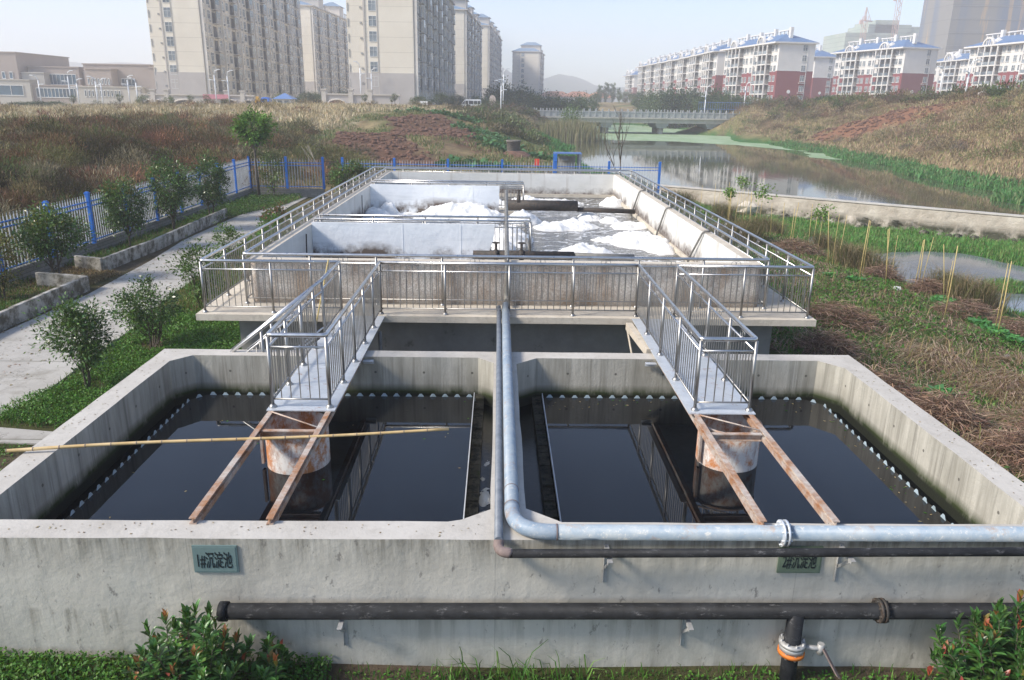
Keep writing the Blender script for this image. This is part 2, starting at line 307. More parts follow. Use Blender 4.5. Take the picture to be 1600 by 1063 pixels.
# ------------------------------------------------------------------ mesh helpers
class MB:
    def __init__(s): s.v = []; s.f = []; s.m = []; s.sm = []
    def add(s, vs, fs, m=0, smooth=False):
        n = len(s.v); s.v += [tuple(v) for v in vs]
        for f in fs: s.f.append(tuple(i+n for i in f)); s.m.append(m); s.sm.append(smooth)
    def box(s, x0, y0, z0, x1, y1, z1, m=0):
        s.add([(x0, y0, z0), (x1, y0, z0), (x1, y1, z0), (x0, y1, z0), (x0, y0, z1), (x1, y0, z1), (x1, y1, z1), (x0, y1, z1)],
              [(0, 3, 2, 1), (4, 5, 6, 7), (0, 1, 5, 4), (1, 2, 6, 5), (2, 3, 7, 6), (3, 0, 4, 7)], m)
    def obox(s, c, u, v, w, m=0):   # centre, three half vectors
        c, u, v, w = map(Vector, (c, u, v, w))
        s.add([c-u-v-w, c+u-v-w, c+u+v-w, c-u+v-w, c-u-v+w, c+u-v+w, c+u+v+w, c-u+v+w],
              [(0, 3, 2, 1), (4, 5, 6, 7), (0, 1, 5, 4), (1, 2, 6, 5), (2, 3, 7, 6), (3, 0, 4, 7)], m)
    def bar(s, a, b, w, h, m=0, up=(0, 0, 1)):
        a, b = Vector(a), Vector(b); d = (b-a); L = d.length; d.normalize(); up = Vector(up)
        x = d.cross(up).normalized(); y = x.cross(d)
        s.obox((a+b)/2, d*L/2, x*w/2, y*h/2, m)
    def tube(s, pts, r, n=8, m=0, cap=True, smooth=True):
        pts = [Vector(p) for p in pts]; rs = r if isinstance(r, (list, tuple)) else [r]*len(pts)
        k = len(s.v); prev = None
        for i, p in enumerate(pts):
            if i == 0: d = pts[1]-p
            elif i == len(pts)-1: d = p-pts[i-1]
            else: d = (pts[i+1]-p).normalized()+(p-pts[i-1]).normalized()
            d.normalize()
            if prev is None:
                x = d.orthogonal().normalized()
                if abs(d.z) < .99: x = d.cross(Vector((0, 0, 1))).normalized()
            else:
                x = (prev-d*prev.dot(d)).normalized()
            prev = x; y = d.cross(x)
            sc = 1.0
            if 0 < i < len(pts)-1:
                c = (pts[i+1]-p).normalized().dot((p-pts[i-1]).normalized()); sc = 1/max(.6, math.sqrt((1+c)/2)) if c < .999 else 1
            for j in range(n):
                a = 2*pi*j/n; s.v.append(tuple(p+(x*math.cos(a)+y*math.sin(a))*rs[i]*(sc if sc < 1.3 else 1.2)))
        for i in range(len(pts)-1):
            for j in range(n):
                s.f.append((k+i*n+j, k+i*n+(j+1) % n, k+(i+1)*n+(j+1) % n, k+(i+1)*n+j)); s.m.append(m); s.sm.append(smooth)
        if cap:
            s.f.append(tuple(k+j for j in range(n))[::-1]); s.m.append(m); s.sm.append(False)
            e = k+(len(pts)-1)*n; s.f.append(tuple(e+j for j in range(n))); s.m.append(m); s.sm.append(False)
    def lathe(s, prof, c=(0, 0, 0), n=24, m=0, smooth=True, arc=1.0):
        k = len(s.v)
        for r, z in prof:
            for j in range(n): a = 2*pi*j/n*arc; s.v.append((c[0]+r*math.cos(a), c[1]+r*math.sin(a), c[2]+z))
        for i in range(len(prof)-1):
            for j in range(n): s.f.append((k+i*n+j, k+i*n+(j+1) % n, k+(i+1)*n+(j+1) % n, k+(i+1)*n+j)); s.m.append(m); s.sm.append(smooth)
    def prism(s, poly, z0, z1, m=0, top=True, bot=True, holes=(), mtop=None):
        loops = [poly]+list(holes); k = len(s.v); allp = [p for l in loops for p in l]
        for p in allp: s.v.append((p[0], p[1], z0))
        for p in allp: s.v.append((p[0], p[1], z1))
        N = len(allp); off = 0
        for li, l in enumerate(loops):
            n = len(l)
            A = sum(l[i][0]*l[(i+1) % n][1]-l[(i+1) % n][0]*l[i][1] for i in range(n))
            for i in range(n):
                a, b = k+off+i, k+off+(i+1) % n; f = (a, b, b+N, a+N)
                if (A < 0) != (li > 0): f = f[::-1]
                s.f.append(f); s.m.append(m); s.sm.append(False)
            off += n
        tr = tessellate_polygon([[Vector((p[0], p[1], 0)) for p in l] for l in loops])
        for t in tr:
            a, b, c = (Vector((*allp[i], 0)) if len(allp[i]) == 2 else Vector(allp[i]) for i in t)
            if (b-a).cross(c-a).z < 0: t = (t[0], t[2], t[1])
            if top: s.f.append(tuple(k+N+i for i in t)); s.m.append(m if mtop is None else mtop); s.sm.append(False)
            if bot: s.f.append(tuple(k+i for i in t)[::-1]); s.m.append(m); s.sm.append(False)
ORG = {}
def link(o, parent, org):
    C.objects.link(o)
    if parent is not None: o.parent = parent; o.location = Vector(org)-ORG[parent.name]
    else: o.location = org
    ORG[o.name] = Vector(org)
def tag(o, label=None, cat=None, group=None, kind=None):
    if label: o['label'] = label
    if cat: o['category'] = cat
    if group: o['group'] = group
    if kind: o['kind'] = kind
    return o
def obj(name, mb, mats, parent=None, label=None, cat=None, group=None, kind=None, org=None):
    if isinstance(mats, str): mats = [mats]
    V = np.array(mb.v)
    if org is None: org = (V[:, 0].mean(), V[:, 1].mean(), V[:, 2].min()) if parent is None else ORG[parent.name]
    me = bpy.data.meshes.new(name); me.from_pydata((V-np.array(org)).tolist(), [], mb.f)
    for x in mats: me.materials.append(MATS[x])
    me.polygons.foreach_set('material_index', mb.m); me.polygons.foreach_set('use_smooth', mb.sm); me.update()
    o = bpy.data.objects.new(name, me); link(o, parent, org)
    return tag(o, label, cat, group, kind)
def thing(name, label, cat, loc=(0, 0, 0), group=None):
    o = bpy.data.objects.new(name, None); o.empty_display_size = .3; link(o, None, loc); return tag(o, label, cat, group)
def copy_tree(o, parent=None):
    c = o.copy(); C.objects.link(c); c.parent = parent; ORG[c.name] = Vector(c.location)
    for ch in list(o.children): copy_tree(ch, c)
    return c
def bevel(o, wd=.01, seg=2, ang=40):
    m = o.modifiers.new('bevel', 'BEVEL'); m.width = wd; m.segments = seg; m.limit_method = 'ANGLE'; m.angle_limit = math.radians(ang); m.harden_normals = False
def arc(c, a, b, r, n=6):     # rounded corner for a polyline a-c-b
    a, b, c = Vector(a), Vector(b), Vector(c); u = (a-c).normalized(); v = (b-c).normalized()
    p0, p1 = c+u*r, c+v*r; return [p0*(1-t)**2+c*2*t*(1-t)+p1*t*t for t in [i/n for i in range(n+1)]]
# mass of small faces with a colour of its own each
def cloud(name, V, F, tint, mat, parent=None, smooth=False, **k):
    V = np.asarray(V, dtype=np.float32); F = np.asarray(F, dtype=np.int32); nf, c = F.shape
    org = k.pop('org', None)
    if org is None: org = tuple(ORG[parent.name]) if parent is not None else (float(V[:, 0].mean()), float(V[:, 1].mean()), float(V[:, 2].min()))
    V = V-np.array(org, dtype=np.float32)
    me = bpy.data.meshes.new(name); me.vertices.add(len(V)); me.vertices.foreach_set('co', V.ravel())
    me.loops.add(nf*c); me.loops.foreach_set('vertex_index', F.ravel()); me.polygons.add(nf)
    me.polygons.foreach_set('loop_start', np.arange(0, nf*c, c, dtype=np.int32)); me.polygons.foreach_set('loop_total', np.full(nf, c, dtype=np.int32))
    me.update(calc_edges=True)
    at = me.color_attributes.new('tint', 'FLOAT_COLOR', 'POINT'); T = np.ones((len(V), 4), dtype=np.float32); T[:, :3] = tint; at.data.foreach_set('color', T.ravel())
    me.materials.append(MATS[mat]); o = bpy.data.objects.new(name, me); link(o, parent, org); return tag(o, **k)
def leaves(P, size, rng, flat=.5, aspect=.45, D=None):
    n = len(P); d = rng.normal(size=(n, 3)) if D is None else D; d /= np.linalg.norm(d, axis=1)[:, None]
    t = rng.normal(size=(n, 3)); t[:, 2] += flat*2; s = np.cross(d, t); s /= np.linalg.norm(s, axis=1)[:, None]+1e-6
    nrm = np.cross(s, d)
    L = (size*rng.uniform(.6, 1.25, n))[:, None]
    V = np.stack([P, P+d*L*.5+s*L*aspect*.5+nrm*L*.08, P+d*L-nrm*L*.06, P+d*L*.5-s*L*aspect*.5+nrm*L*.08], 1).reshape(-1, 3)
    return V, np.arange(4*n).reshape(n, 4)
def blades(P, h, wd, lean, rng):
    n = len(P); a = rng.uniform(0, 2*pi, n); b = rng.uniform(0, 2*pi, n); H = (h*rng.uniform(.4, 1.2, n))
    l = H*lean*rng.uniform(.2, 1, n); dx = np.stack([np.cos(a), np.sin(a), 0*a], 1); sx = np.stack([np.cos(b), np.sin(b), 0*a], 1)*wd
    up = np.array([0, 0, 1.])
    m = P+up*(H*.6)[:, None]+dx*(l*.35)[:, None]; t = P+up*H[:, None]*(1-.25*lean)+dx*l[:, None]
    V = np.stack([P-sx, P+sx, m+sx*.7, t, m-sx*.7], 1).reshape(-1, 3); i = np.arange(n)*5
    F = np.stack([i, i+1, i+2, i+4], 1); F2 = np.stack([i+4, i+2, i+3, i+3], 1)
    return V, F, F2
def tints(cols, n, rng, var=.2):
    cols = np.array(cols); c = cols[rng.integers(0, len(cols), n)]; return np.clip(c*(1+rng.uniform(-var, var, (n, 1)))*(1+rng.uniform(-.06, .06, (n, 3))), 0, 1)
def merge(parts):
    V = []; F = []; T = []; o = 0
    for v, f, t in parts: V.append(v); F.append(f+o); T.append(np.repeat(t, len(v)//len(t), 0) if len(t) != len(v) else t); o += len(v)
    return np.concatenate(V), np.concatenate(F), np.concatenate(T)
def bladecloud(name, P, h, wd, lean, cols, rng, mat='leaf', var=.25, parent=None, **k):
    # a blade is a bent strip of two quads
    n = len(P); a = rng.uniform(0, 2*pi, n); b = rng.uniform(0, 2*pi, n); H = h*rng.uniform(.4, 1.2, n)
    l = H*lean*rng.uniform(.2, 1, n); dx = np.stack([np.cos(a), np.sin(a), 0*a], 1); sx = np.stack([np.cos(b), np.sin(b), 0*a], 1)*np.reshape(wd*np.ones(n), (n, 1)); up = np.array([0, 0, 1.])
    m = P+up*(H*.6)[:, None]+dx*(l*.35)[:, None]; t = P+up*(H*(1-.3*lean))[:, None]+dx*l[:, None]
    V = np.stack([P-sx, P+sx, m+sx*.7, m-sx*.7, t+sx*.12, t-sx*.12], 1).reshape(-1, 3); i = np.arange(n)*6
    F = np.concatenate([np.stack([i, i+1, i+2, i+3], 1), np.stack([i+3, i+2, i+4, i+5], 1)])
    T = np.repeat(tints(cols, n, rng, var), 6, 0)
    return (V, F, T) if name is None else cloud(name, V, F, T, mat, parent, **k)

# ------------------------------------------------------------------ terrain
CP = [(x, y, 0) for x in (-14, -7, 0, 6) for y in (7.5, 15, 25, 37, 45)]
CP += [(-14, 0, 0), (0, 0, -.1), (14, 0, -.4), (-6, 6.5, 0), (0, 6.5, -.2), (6, 6.5, -.3), (-11, 12, 0), (-30, -20, 0), (30, -20, -1), (0, -30, 0), (-40, 0, .3), (-20, 8, .2), (-20, 14, .8)]
CP += [(-15.6, y, .12) for y in (18, 24, 30, 36, 42)] + [(-17.6, 20, .9), (-17.6, 30, .9), (-17.6, 40, .9), (-21, 20, 2.0), (-21, 30, 2.1), (-21, 42, 2.1), (-24.5, 22, 2.6), (-24.5, 32, 2.7), (-24.5, 42, 2.7), (-33, 30, 2.75), (-32, 50, 2.8), (-22, 50, 2.6), (-17, 49, 1.6), (-15, 50.5, 1.4), (-12, 49.5, .5), (-15, 55, 2.4), (-40, 45, 3), (-40, 70, 3.0),
       (-60, 50, 3.0), (-60, 80, 3.0), (-90, 60, 2.9), (-100, 100, 2.9), (-60, 120, 3.2), (-100, 160, 2.6), (-75, 160, 3.3), (-50, 160, 3.7), (-30, 150, 4.1), (-15, 150, 3.8), (-5, 150, 3.5), (0, 130, 2.9), (5, 150, 2.9), (8, 163, 2.6), (8, 172, 2.6), (-30, 180, 4), (-70, 190, 3.8), (-140, 220, 2.3)]
CP += [(-15, 85, 1.9), (-9.6, 62, .9), (-5.8, 80, 1.95), (-14.4, 100, 3.5), (-7.6, 105, 3.6), (-2.7, 85, 1.75), (-25, 70, 2.9), (-19, 60, 2.4), (-13.5, 63, 1.6), (-30, 88, 3.2), (-22, 110, 4.0), (0, 60, .5), (0, 49, .1), (-9, 50, .2), (4, 50, 0), (4, 62, .2), (1.4, 78, .6), (4, 80, 0), (3.5, 98, .9), (0, 105, 2.3), (-8, 125, 3.7), (-25, 130, 4.1), (4, 125, 1.2), (5, 140, 1.1)]
LAKE = -.7
CP += [(x, y, -2.6) for x, y in ((16, 68), (25, 60), (30, 52), (20, 85), (32, 72), (20, 110), (35, 100), (17, 135), (30, 140), (20, 165), (35, 165), (18, 190), (30, 220))]
CP += [(12.3, 57.5, LAKE), (10.5, 65, LAKE), (8.8, 72, LAKE), (7.8, 79, LAKE), (7.5, 100, LAKE), (8.2, 125, LAKE), (8.4, 143, LAKE), (11, 163, LAKE), (10, 190, LAKE)]
CP += [(46.6, 161, LAKE), (45, 130, LAKE), (43, 101, LAKE), (40, 75, LAKE), (36, 55, LAKE), (34.5, 46, LAKE), (44, 85, -.5), (41, 60, -.4), (46, 110, -.4), (45, 190, LAKE)]
CP += [(48, 90, 1.4), (45, 68, 1.3), (43.5, 55, 1.2), (50, 130, 1.3), (52, 110, 3.2), (48.5, 165, 3.2), (53, 165, 5.2), (58, 140, 5.9), (62, 118, 6.3), (60, 98, 6.7), (57, 82, 6.7), (54, 66, 6.0), (52, 50, 5.6), (45, 44, 2.0), (80, 60, 7.2), (80, 120, 7), (75, 160, 6.3), (78, 200, 6), (120, 150, 7.5), (120, 230, 7.2), (160, 200, 8), (90, 260, 6), (75, 330, 6), (160, 300, 8)]
CP += [(8, 9, -.25), (8, 16, -.15), (8, 28, -.15), (8, 40, -.2), (11.5, 20, -.4), (11.5, 30, -.4), (13.6, 20, -.5), (13.6, 28, -.5), (13.9, 36, -.6), (13.3, 45, -.75), (11, 50, -.5), (9, 55, 0), (12, 10, -.45), (16, 26, -.85), (16.6, 32, -1.5), (18, 29.5, -2.0), (17.5, 36, -1.85), (20.5, 29.5, -2.5), (20.2, 33.5, -2.5), (23.3, 32.7, -1.8), (22.2, 32.6, -1.82), (22.3, 35.4, -2.5), (24.5, 34.5, -2.5), (21.8, 30.6, -2.5), (24.2, 39, -2.45), (21, 38.5, -2.3), (26, 33, -2.4), (27.5, 37, -1.9), (30, 32, -1.8), (26, 43, -1.85), (29, 41, -1.8), (20, 43, -1.8), (19.5, 45.5, -1.97), (22.5, 44.5, -1.9), (18.6, 42.6, -2.1), (21, 51, -1.8), (16, 50, -1.7), (14.5, 54.5, -1.5), (18, 54, -1.8), (25, 48, -1.9), (30, 44, -1.9), (33, 40, -1.6), (40, 36, .5), (16, 12, -.9), (20, 16, -1.6), (26, 22, -1.85), (22, 25, -1.8), (30, 26, -1.8), (34, 28, -1.6), (45, 30, 1.5)]
CP += [(r*math.cos(a), 150+r*math.sin(a), 4+(2 if math.cos(a) > 0 else 0)) for r in (500, 1500, 3200) for a in [i*pi/5 for i in range(10)]]
CP += [(x, 350, 5) for x in (-200, -100, 0, 100, 250)]
cpx = np.array(CP, dtype=float)
def _k(a, b): return np.sqrt(((a[:, None, :]-b[None])**2).sum(2)+2.0)
_A = _k(cpx[:, :2], cpx[:, :2]); _W = np.linalg.solve(_A+np.eye(len(_A))*1e-6, cpx[:, 2]-2.0)
def rough(x, y, s=1.):
    r = 0
    for i, (f, a) in enumerate(((.35, .5), (.8, .3), (1.7, .2), (3.6, .12))):
        c, q = math.cos(i*1.3+.4), math.sin(i*1.3+.4); u = (x*c+y*q)*f; v = (-x*q+y*c)*f
        r = r+a*np.sin(u+1.7*np.sin(v*.7+i))*np.sin(v+1.3*np.sin(u*.8+2*i))
    return r*s
def sstep(a, b, x): t = np.clip((x-a)/(b-a), 0, 1); return t*t*(3-2*t)
def H(x, y):
    x = np.atleast_1d(np.asarray(x, float)); y = np.atleast_1d(np.asarray(y, float)); out = np.empty(x.size); P = np.stack([x.ravel(), y.ravel()], 1)
    for i in range(0, len(P), 20000): out[i:i+20000] = _k(P[i:i+20000], cpx[:, :2])@_W+2.0
    z = out.reshape(x.shape)
    site = sstep(-15.4, -15.0, x)*(1-sstep(6.3, 8.5, x))*(1-sstep(45.6, 48, y))*sstep(-6, 0, y)
    far = sstep(50, 90, np.hypot(x, y))
    amp = (1-site)*(.16+.25*far)*np.where((x > 20) & (y > 150), .5, 1)
    z = z*(1-site*sstep(7, 8, y))+rough(x, y)*amp
    return z
def Hs(x, y): return float(H([x], [y])[0])
def inpoly(x, y, poly):
    r = np.zeros(x.shape, bool); n = len(poly)
    for i in range(n):
        (x0, y0), (x1, y1) = poly[i], poly[(i+1) % n]
        c = ((y0 > y) != (y1 > y)) & (x < (x1-x0)*(y-y0)/((y1-y0) or 1e-9)+x0); r ^= c
    return r
def fbm(x, y, f, seed=0, o=5):
    r = 0; a = 1; t = 0
    for i in range(o):
        c, q = math.cos(i*1.9+seed), math.sin(i*1.9+seed); u = (x*c+y*q)*f+seed*3.1; v = (-x*q+y*c)*f+seed*1.7
        r = r+a*np.sin(u+1.9*np.sin(v*.77+i+seed))*np.cos(v+1.6*np.sin(u*.83+2*i)); t += a; a *= .62; f *= 2.13
    return r/t*.5+.5
SOIL1 = [(-14.5, 100), (-8, 106), (-3, 92), (-1.5, 84), (-6, 78), (-10.5, 79)]
SOIL2 = [(-17, 84), (-11.5, 84), (-7, 72), (-3.5, 60), (-10, 59), (-14, 66)]
SOIL4 = [(-3, 88), (3, 80), (3, 74), (-4, 76)]
SOIL3 = [(46.5, 120), (50.5, 124), (58.5, 112), (61, 97), (56.5, 96), (49, 108)]
def zone_colour(X, Y, Z):
    n1 = fbm(X, Y, .35, 1); n2 = fbm(X, Y, .12, 4); n3 = fbm(X, Y, 1.1, 7); n4 = fbm(X, Y, .05, 9)
    def c(r, g, b): return np.array([r, g, b])
    col = np.zeros(X.shape+(3,)); one = np.ones(X.shape+(1,))
    straw = c(.33, .26, .15); brown = c(.13, .085, .055); green = c(.075, .12, .03); soil = c(.16, .09, .062); lush = c(.03, .135, .03); dirt = c(.20, .155, .115)
    def lay(mask, cc):
        nonlocal col
        m = np.clip(mask, 0, 1)[..., None]; col = col*(1-m)+cc*m
    lay(np.ones(X.shape), straw); lay(sstep(.45, .62, n1)*.7, brown); lay(sstep(.5, .65, n2)*.7, green)
    # site lawns
    site = (X > -15.4) & (X < 6.6) & (Y < 46) & (Y > -5)
    lay(site*1., c(.09, .10, .04)); lay(site*sstep(.5, .6, n1), dirt*.8)
    lay(((X < -7.5) & site & (X > -15.2) & (Y > 17))*sstep(.52, .7, n3)*.8, c(.16, .11, .06))
    # left scrub bank : darker
    lb = (X < -15.4) & (Y < 75) & (X > -60); lay(lb*.75, c(.085, .065, .045)); lay(lb*sstep(.55, .7, n1)*.6, c(.1, .09, .04))
    # flat field beyond
    ff = (Y > 75) & (X < -16); lay(ff*.9, c(.42, .345, .225))
    pl = (X > -20) & (X < 9) & (Y > 47) & (Y < 150); lay(pl*sstep(.42, .55, n2), c(.12, .14, .05)); lay(pl*sstep(.6, .7, n3)*.5, c(.19, .12, .07))
    j = (n3-.5)*5+(n1-.5)*4
    for P in (SOIL1, SOIL2, SOIL4): lay(inpoly(X+j*.3, Y+j, P)*.95, soil*(.75+.5*n3[..., None]))
    rb = (X > 40) & (Y > 40) & (Y < 230); lay(rb*.8, c(.32, .235, .145)); lay(rb*sstep(.5, .68, n1)*.6, c(.12, .085, .06)); lay(rb*sstep(.55, .7, n2)*.6, c(.13, .15, .055))
    lay(inpoly(X+j*.4, Y+j*2, SOIL3)*.95, c(.25, .125, .08)*(.8+.4*n3[..., None]))
    # damp green fringes
    near_w = (1-sstep(.15, .9, np.abs(Z-LAKE)))*((X > 6.5) & (Y > 44)); lay(near_w*((X > 30) | (Y > 60))*.95, lush)
    lowr = (X > 15.4) & (Y < 60) & (X < 40) & (Z < -.9); lay(lowr*1., c(.055, .14, .03)); lay(lowr*sstep(.62, .75, n1)*.4, c(.12, .11, .05))
    rg = (X > 6.3) & (X < 16.5) & (Y < 50) & (Z > -1.2); lay(rg*1., c(.17, .12, .08)); lay(rg*sstep(.38, .50, n1)*.85, c(.09, .17, .04)); lay(rg*sstep(.58, .7, n3)*.5, c(.25, .19, .12))
    und = Z < LAKE-.35; lay(und*((Y > 60) | (X > 40)), c(.06, .055, .035))
    return col
def grid_axis(c, s, k, n): t = np.linspace(-1, 1, n); return c+s*np.sinh(k*t)
gx = grid_axis(2, 34, 4.7, 420); gy = np.concatenate([np.linspace(-60, 0, 16)[:-1], 0+70*np.expm1(np.linspace(0, 4.0, 400))])
GX, GY = np.meshgrid(gx, gy); GZ = H(GX, GY)
idx = np.arange(GX.size).reshape(GX.shape); F = np.stack([idx[:-1, :-1], idx[:-1, 1:], idx[1:, 1:], idx[1:, :-1]], -1).reshape(-1, 4)
ter = cloud('ground', np.stack([GX, GY, GZ], -1).reshape(-1, 3), F, zone_colour(GX, GY, GZ).reshape(-1, 3), 'terrain', kind='structure', org=(0, 0, 0))
ter.data.color_attributes[0].name = 'zone'; ter.data.polygons.foreach_set('use_smooth', np.ones(len(F), bool))

def sheet(name, poly, z, mat, kind='structure', **k):
    m = MB(); m.add([(x, y, z) for x, y in poly], [tuple(range(len(poly)))] if len(poly) < 5 else [])
    if len(poly) >= 5:
        for t in tessellate_polygon([[Vector((x, y, 0)) for x, y in poly]]):
            a, b, c = (Vector((*poly[i], 0)) for i in t); m.f.append(t if (b-a).cross(c-a).z > 0 else (t[0], t[2], t[1])); m.m.append(0); m.sm.append(False)
    return obj(name, m, mat, kind=kind, org=(0, 0, 0), **k)
# dam line: the reservoir stays on its far side
D0, D1 = Vector((12.2, 59.4)), Vector((38.0, 38.7))
sheet('reservoir_water', [(D0.x-.3, D0.y+.2), (D1.x, D1.y), (48, 45), (52, 90), (58, 170), (50, 260), (5, 260), (3, 150), (3, 70), (9, 60)], LAKE, 'reservoir_water')
sheet('pond_water', [(15, 15), (36, 15), (34, 38), (28, 47), (15, 56), (14.5, 40)], -2.02, 'pond_water')
# floating duckweed
rng = np.random.default_rng(5)
def weed(name, outline):
    pts = []
    for i in range(len(outline)):
        a, b = np.array(outline[i]), np.array(outline[(i+1) % len(outline)]); n = max(2, int(np.linalg.norm(b-a)/1.2))
        for j in range(n):
            p = a+(b-a)*j/n; q = rng.normal(size=2)*(.25, .5); pts.append((float(p[0]+q[0]), float(p[1]+q[1])))
    return sheet(name, pts, LAKE+.012, 'duckweed', kind='stuff')
weed('duckweed', [(7, 141), (18, 137), (30, 136), (38, 126), (44, 112), (48, 118), (50, 160), (50, 230), (9, 230), (6, 165)])
weed('duckweed', [(39.5, 99), (41, 96), (44, 99), (45.5, 108), (43, 110)])

# concrete path and the small cross path
def ribbon(L, R, z, name, mat, th=.1):
    m = MB(); n = len(L); V = [(x, y, z) for x, y in L]+[(x, y, z) for x, y in R]+[(x, y, z-th) for x, y in L]+[(x, y, z-th) for x, y in R]
    fs = []
    for i in range(n-1): fs += [(i, n+i, n+i+1, i+1), (i, i+1, 2*n+i+1, 2*n+i), (n+i+1, n+i, 3*n+i, 3*n+i+1)]
    fs += [(0, 2*n, 3*n, n), (n-1, 2*n-1, 4*n-1, 3*n-1)]
    m.add(V, fs); return obj(name, m, mat, kind='structure', org=(0, 0, 0))
ribbon([(-12.2, 2), (-12.2, 12), (-12.1, 18), (-12, 22), (-12.3, 27), (-12.75, 31), (-12.8, 36.5), (-12.6, 42), (-12.6, 45.6)],
       [(-9.5, 2), (-8.9, 14.6), (-9.15, 18.3), (-9.6, 22.2), (-9.8, 26), (-10.4, 32), (-11.0, 38), (-11.2, 42), (-11.2, 45.6)], .03, 'path', 'path_concrete')
ribbon([(-9.4, 12.62), (-7.6, 12.32), (-5.86, 12.1)][::-1], [(-9.4, 11.95), (-7.6, 11.85), (-5.86, 11.75)][::-1], .026, 'path', 'path_concrete')

# ------------------------------------------------------------------ settling tanks (twin basin)
RIM = 1.41
def dens(P, step=.45, j=.004, rng=np.random.default_rng(3)):
    out = []
    for i in range(len(P)):
        a, b = np.array(P[i], float), np.array(P[(i+1) % len(P)], float); n = max(1, int(np.linalg.norm(b-a)/step))
        for t in range(n): q = a+(b-a)*t/n; q = q+(rng.normal(size=2)*j if t else 0); out.append((float(q[0]), float(q[1])))
    return out
OUT = [(-5.80, 6.756), (6.24, 6.756), (6.24, 12.79), (-5.80, 12.79)]
H1 = [(-5.15, 7.10), (-.50, 7.10), (-.36, 7.14), (-.05, 7.36), (-.05, 12.18), (-.32, 12.46), (-5.18, 12.46), (-5.45, 12.14), (-5.45, 7.4)]
H2 = [(.70, 7.10), (5.60, 7.10), (5.87, 7.4), (5.87, 12.07), (5.56, 12.46), (.68, 12.46), (.33, 12.15), (.33, 7.38)]
tank = thing('settling_tank', 'twin concrete settling basins full of dark water in the foreground', 'tank', (.2, 9.8, 0))
m = MB(); m.prism(dens(OUT), -.6, RIM, 0, holes=[dens(H1), dens(H2)], mtop=1, bot=False)
# the camera-side face has its own plaster look
for i, f in enumerate(m.f):
    if m.m[i] == 0 and all(m.v[j][1] < 6.80 for j in f): m.m[i] = 2
wl = obj('wall', m, ['tank_wall', 'rim_top', 'front_wall'], tank); bevel(wl, .018, 2)
# launder inner walls with saw-tooth weir plates
WL = .80
def weir(pts, side, lab=None):
    pl = MB(); tw = MB()
    for a, b in zip(pts[:-1], pts[1:]):
        a, b = Vector((*a, 0)), Vector((*b, 0)); d = b-a; L = d.length; d.normalize(); nrm = Vector((-d.y, d.x, 0))
        tw.bar((a.x, a.y, .40), (b.x, b.y, .40), .05, .76)       # thin concrete lip up to z .78
        n = int(L/.205)
        for i in range(n):
            p = a+d*(L*(i+.5)/n); hgt = .075; o = nrm*(.03*side); zb = .775+random.uniform(-.006, .006)
            q = [p-d*.072+o, p-d*.018+o, p+d*.018+o, p+d*.072+o]; hs = [0, hgt, hgt, 0]
            V = [(*(v.xy), zb-.02) for v in (q[0], q[3])]; V = [(q[0].x, q[0].y, zb), (q[3].x, q[3].y, zb), (q[2].x, q[2].y, zb+hgt), (q[1].x, q[1].y, zb+hgt)]
            W = [(v[0]+nrm.x*.006, v[1]+nrm.y*.006, v[2]) for v in V]
            pl.add(V+W, [(0, 1, 2, 3), (7, 6, 5, 4), (0, 3, 7, 4), (1, 5, 6, 2), (3, 2, 6, 7), (0, 4, 5, 1)])
        pl.bar((a.x+nrm.x*.033*side, a.y+nrm.y*.033*side, .755), (b.x+nrm.x*.033*side, b.y+nrm.y*.033*side, .755), .007, .06)
    obj('launder_lip', tw, 'launder_moss', tank); obj('weir_plate', pl, 'weir_plate', tank, label=lab)
random.seed(4)
weir([(-5.12, 7.1), (-5.12, 11.95), (-4.9, 12.2), (-.36, 12.2)], -1)
weir([(.80, 12.2), (5.3, 12.2), (5.54, 11.95), (5.54, 7.1)], -1)
for x, sgn in ((-.38, 1), (.78, -1)):
    m = MB(); 
    pts = [(x, 7.1+i*.1, .835+random.uniform(-.004, .004)) for i in range(52)]
    for a, b in zip(pts[:-1], pts[1:]): m.bar(a, b, .012, .07)
    obj('weir_plate', m, 'picket_white', tank, label='thin white weir edge beside the middle channel')
    m = MB(); x2 = x+sgn*.16
    for i in range(26): m.box(min(x+sgn*.01, x2), 7.12+i*.205, -.1, max(x+sgn*.01, x2), 7.12+i*.205+.202, .70+random.uniform(0, .05))
    obj('launder_lip', m, 'launder_moss', tank)
sheet('tank_water', [(-5.1, 7.06), (-.385, 7.06), (-.385, 12.18), (-4.9, 12.18), (-5.1, 11.95)], WL, 'settled_water')
sheet('tank_water', [(.785, 7.06), (5.53, 7.06), (5.53, 11.95), (5.3, 12.18), (.785, 12.18)], WL, 'settled_water')
sheet('launder_water', [(-5.5, 7.06), (0, 7.06), (0, 12.5), (-5.5, 12.5)], .60, 'launder_water')
sheet('launder_water', [(.3, 7.06), (5.9, 7.06), (5.9, 12.5), (.3, 12.5)], .60, 'launder_water')
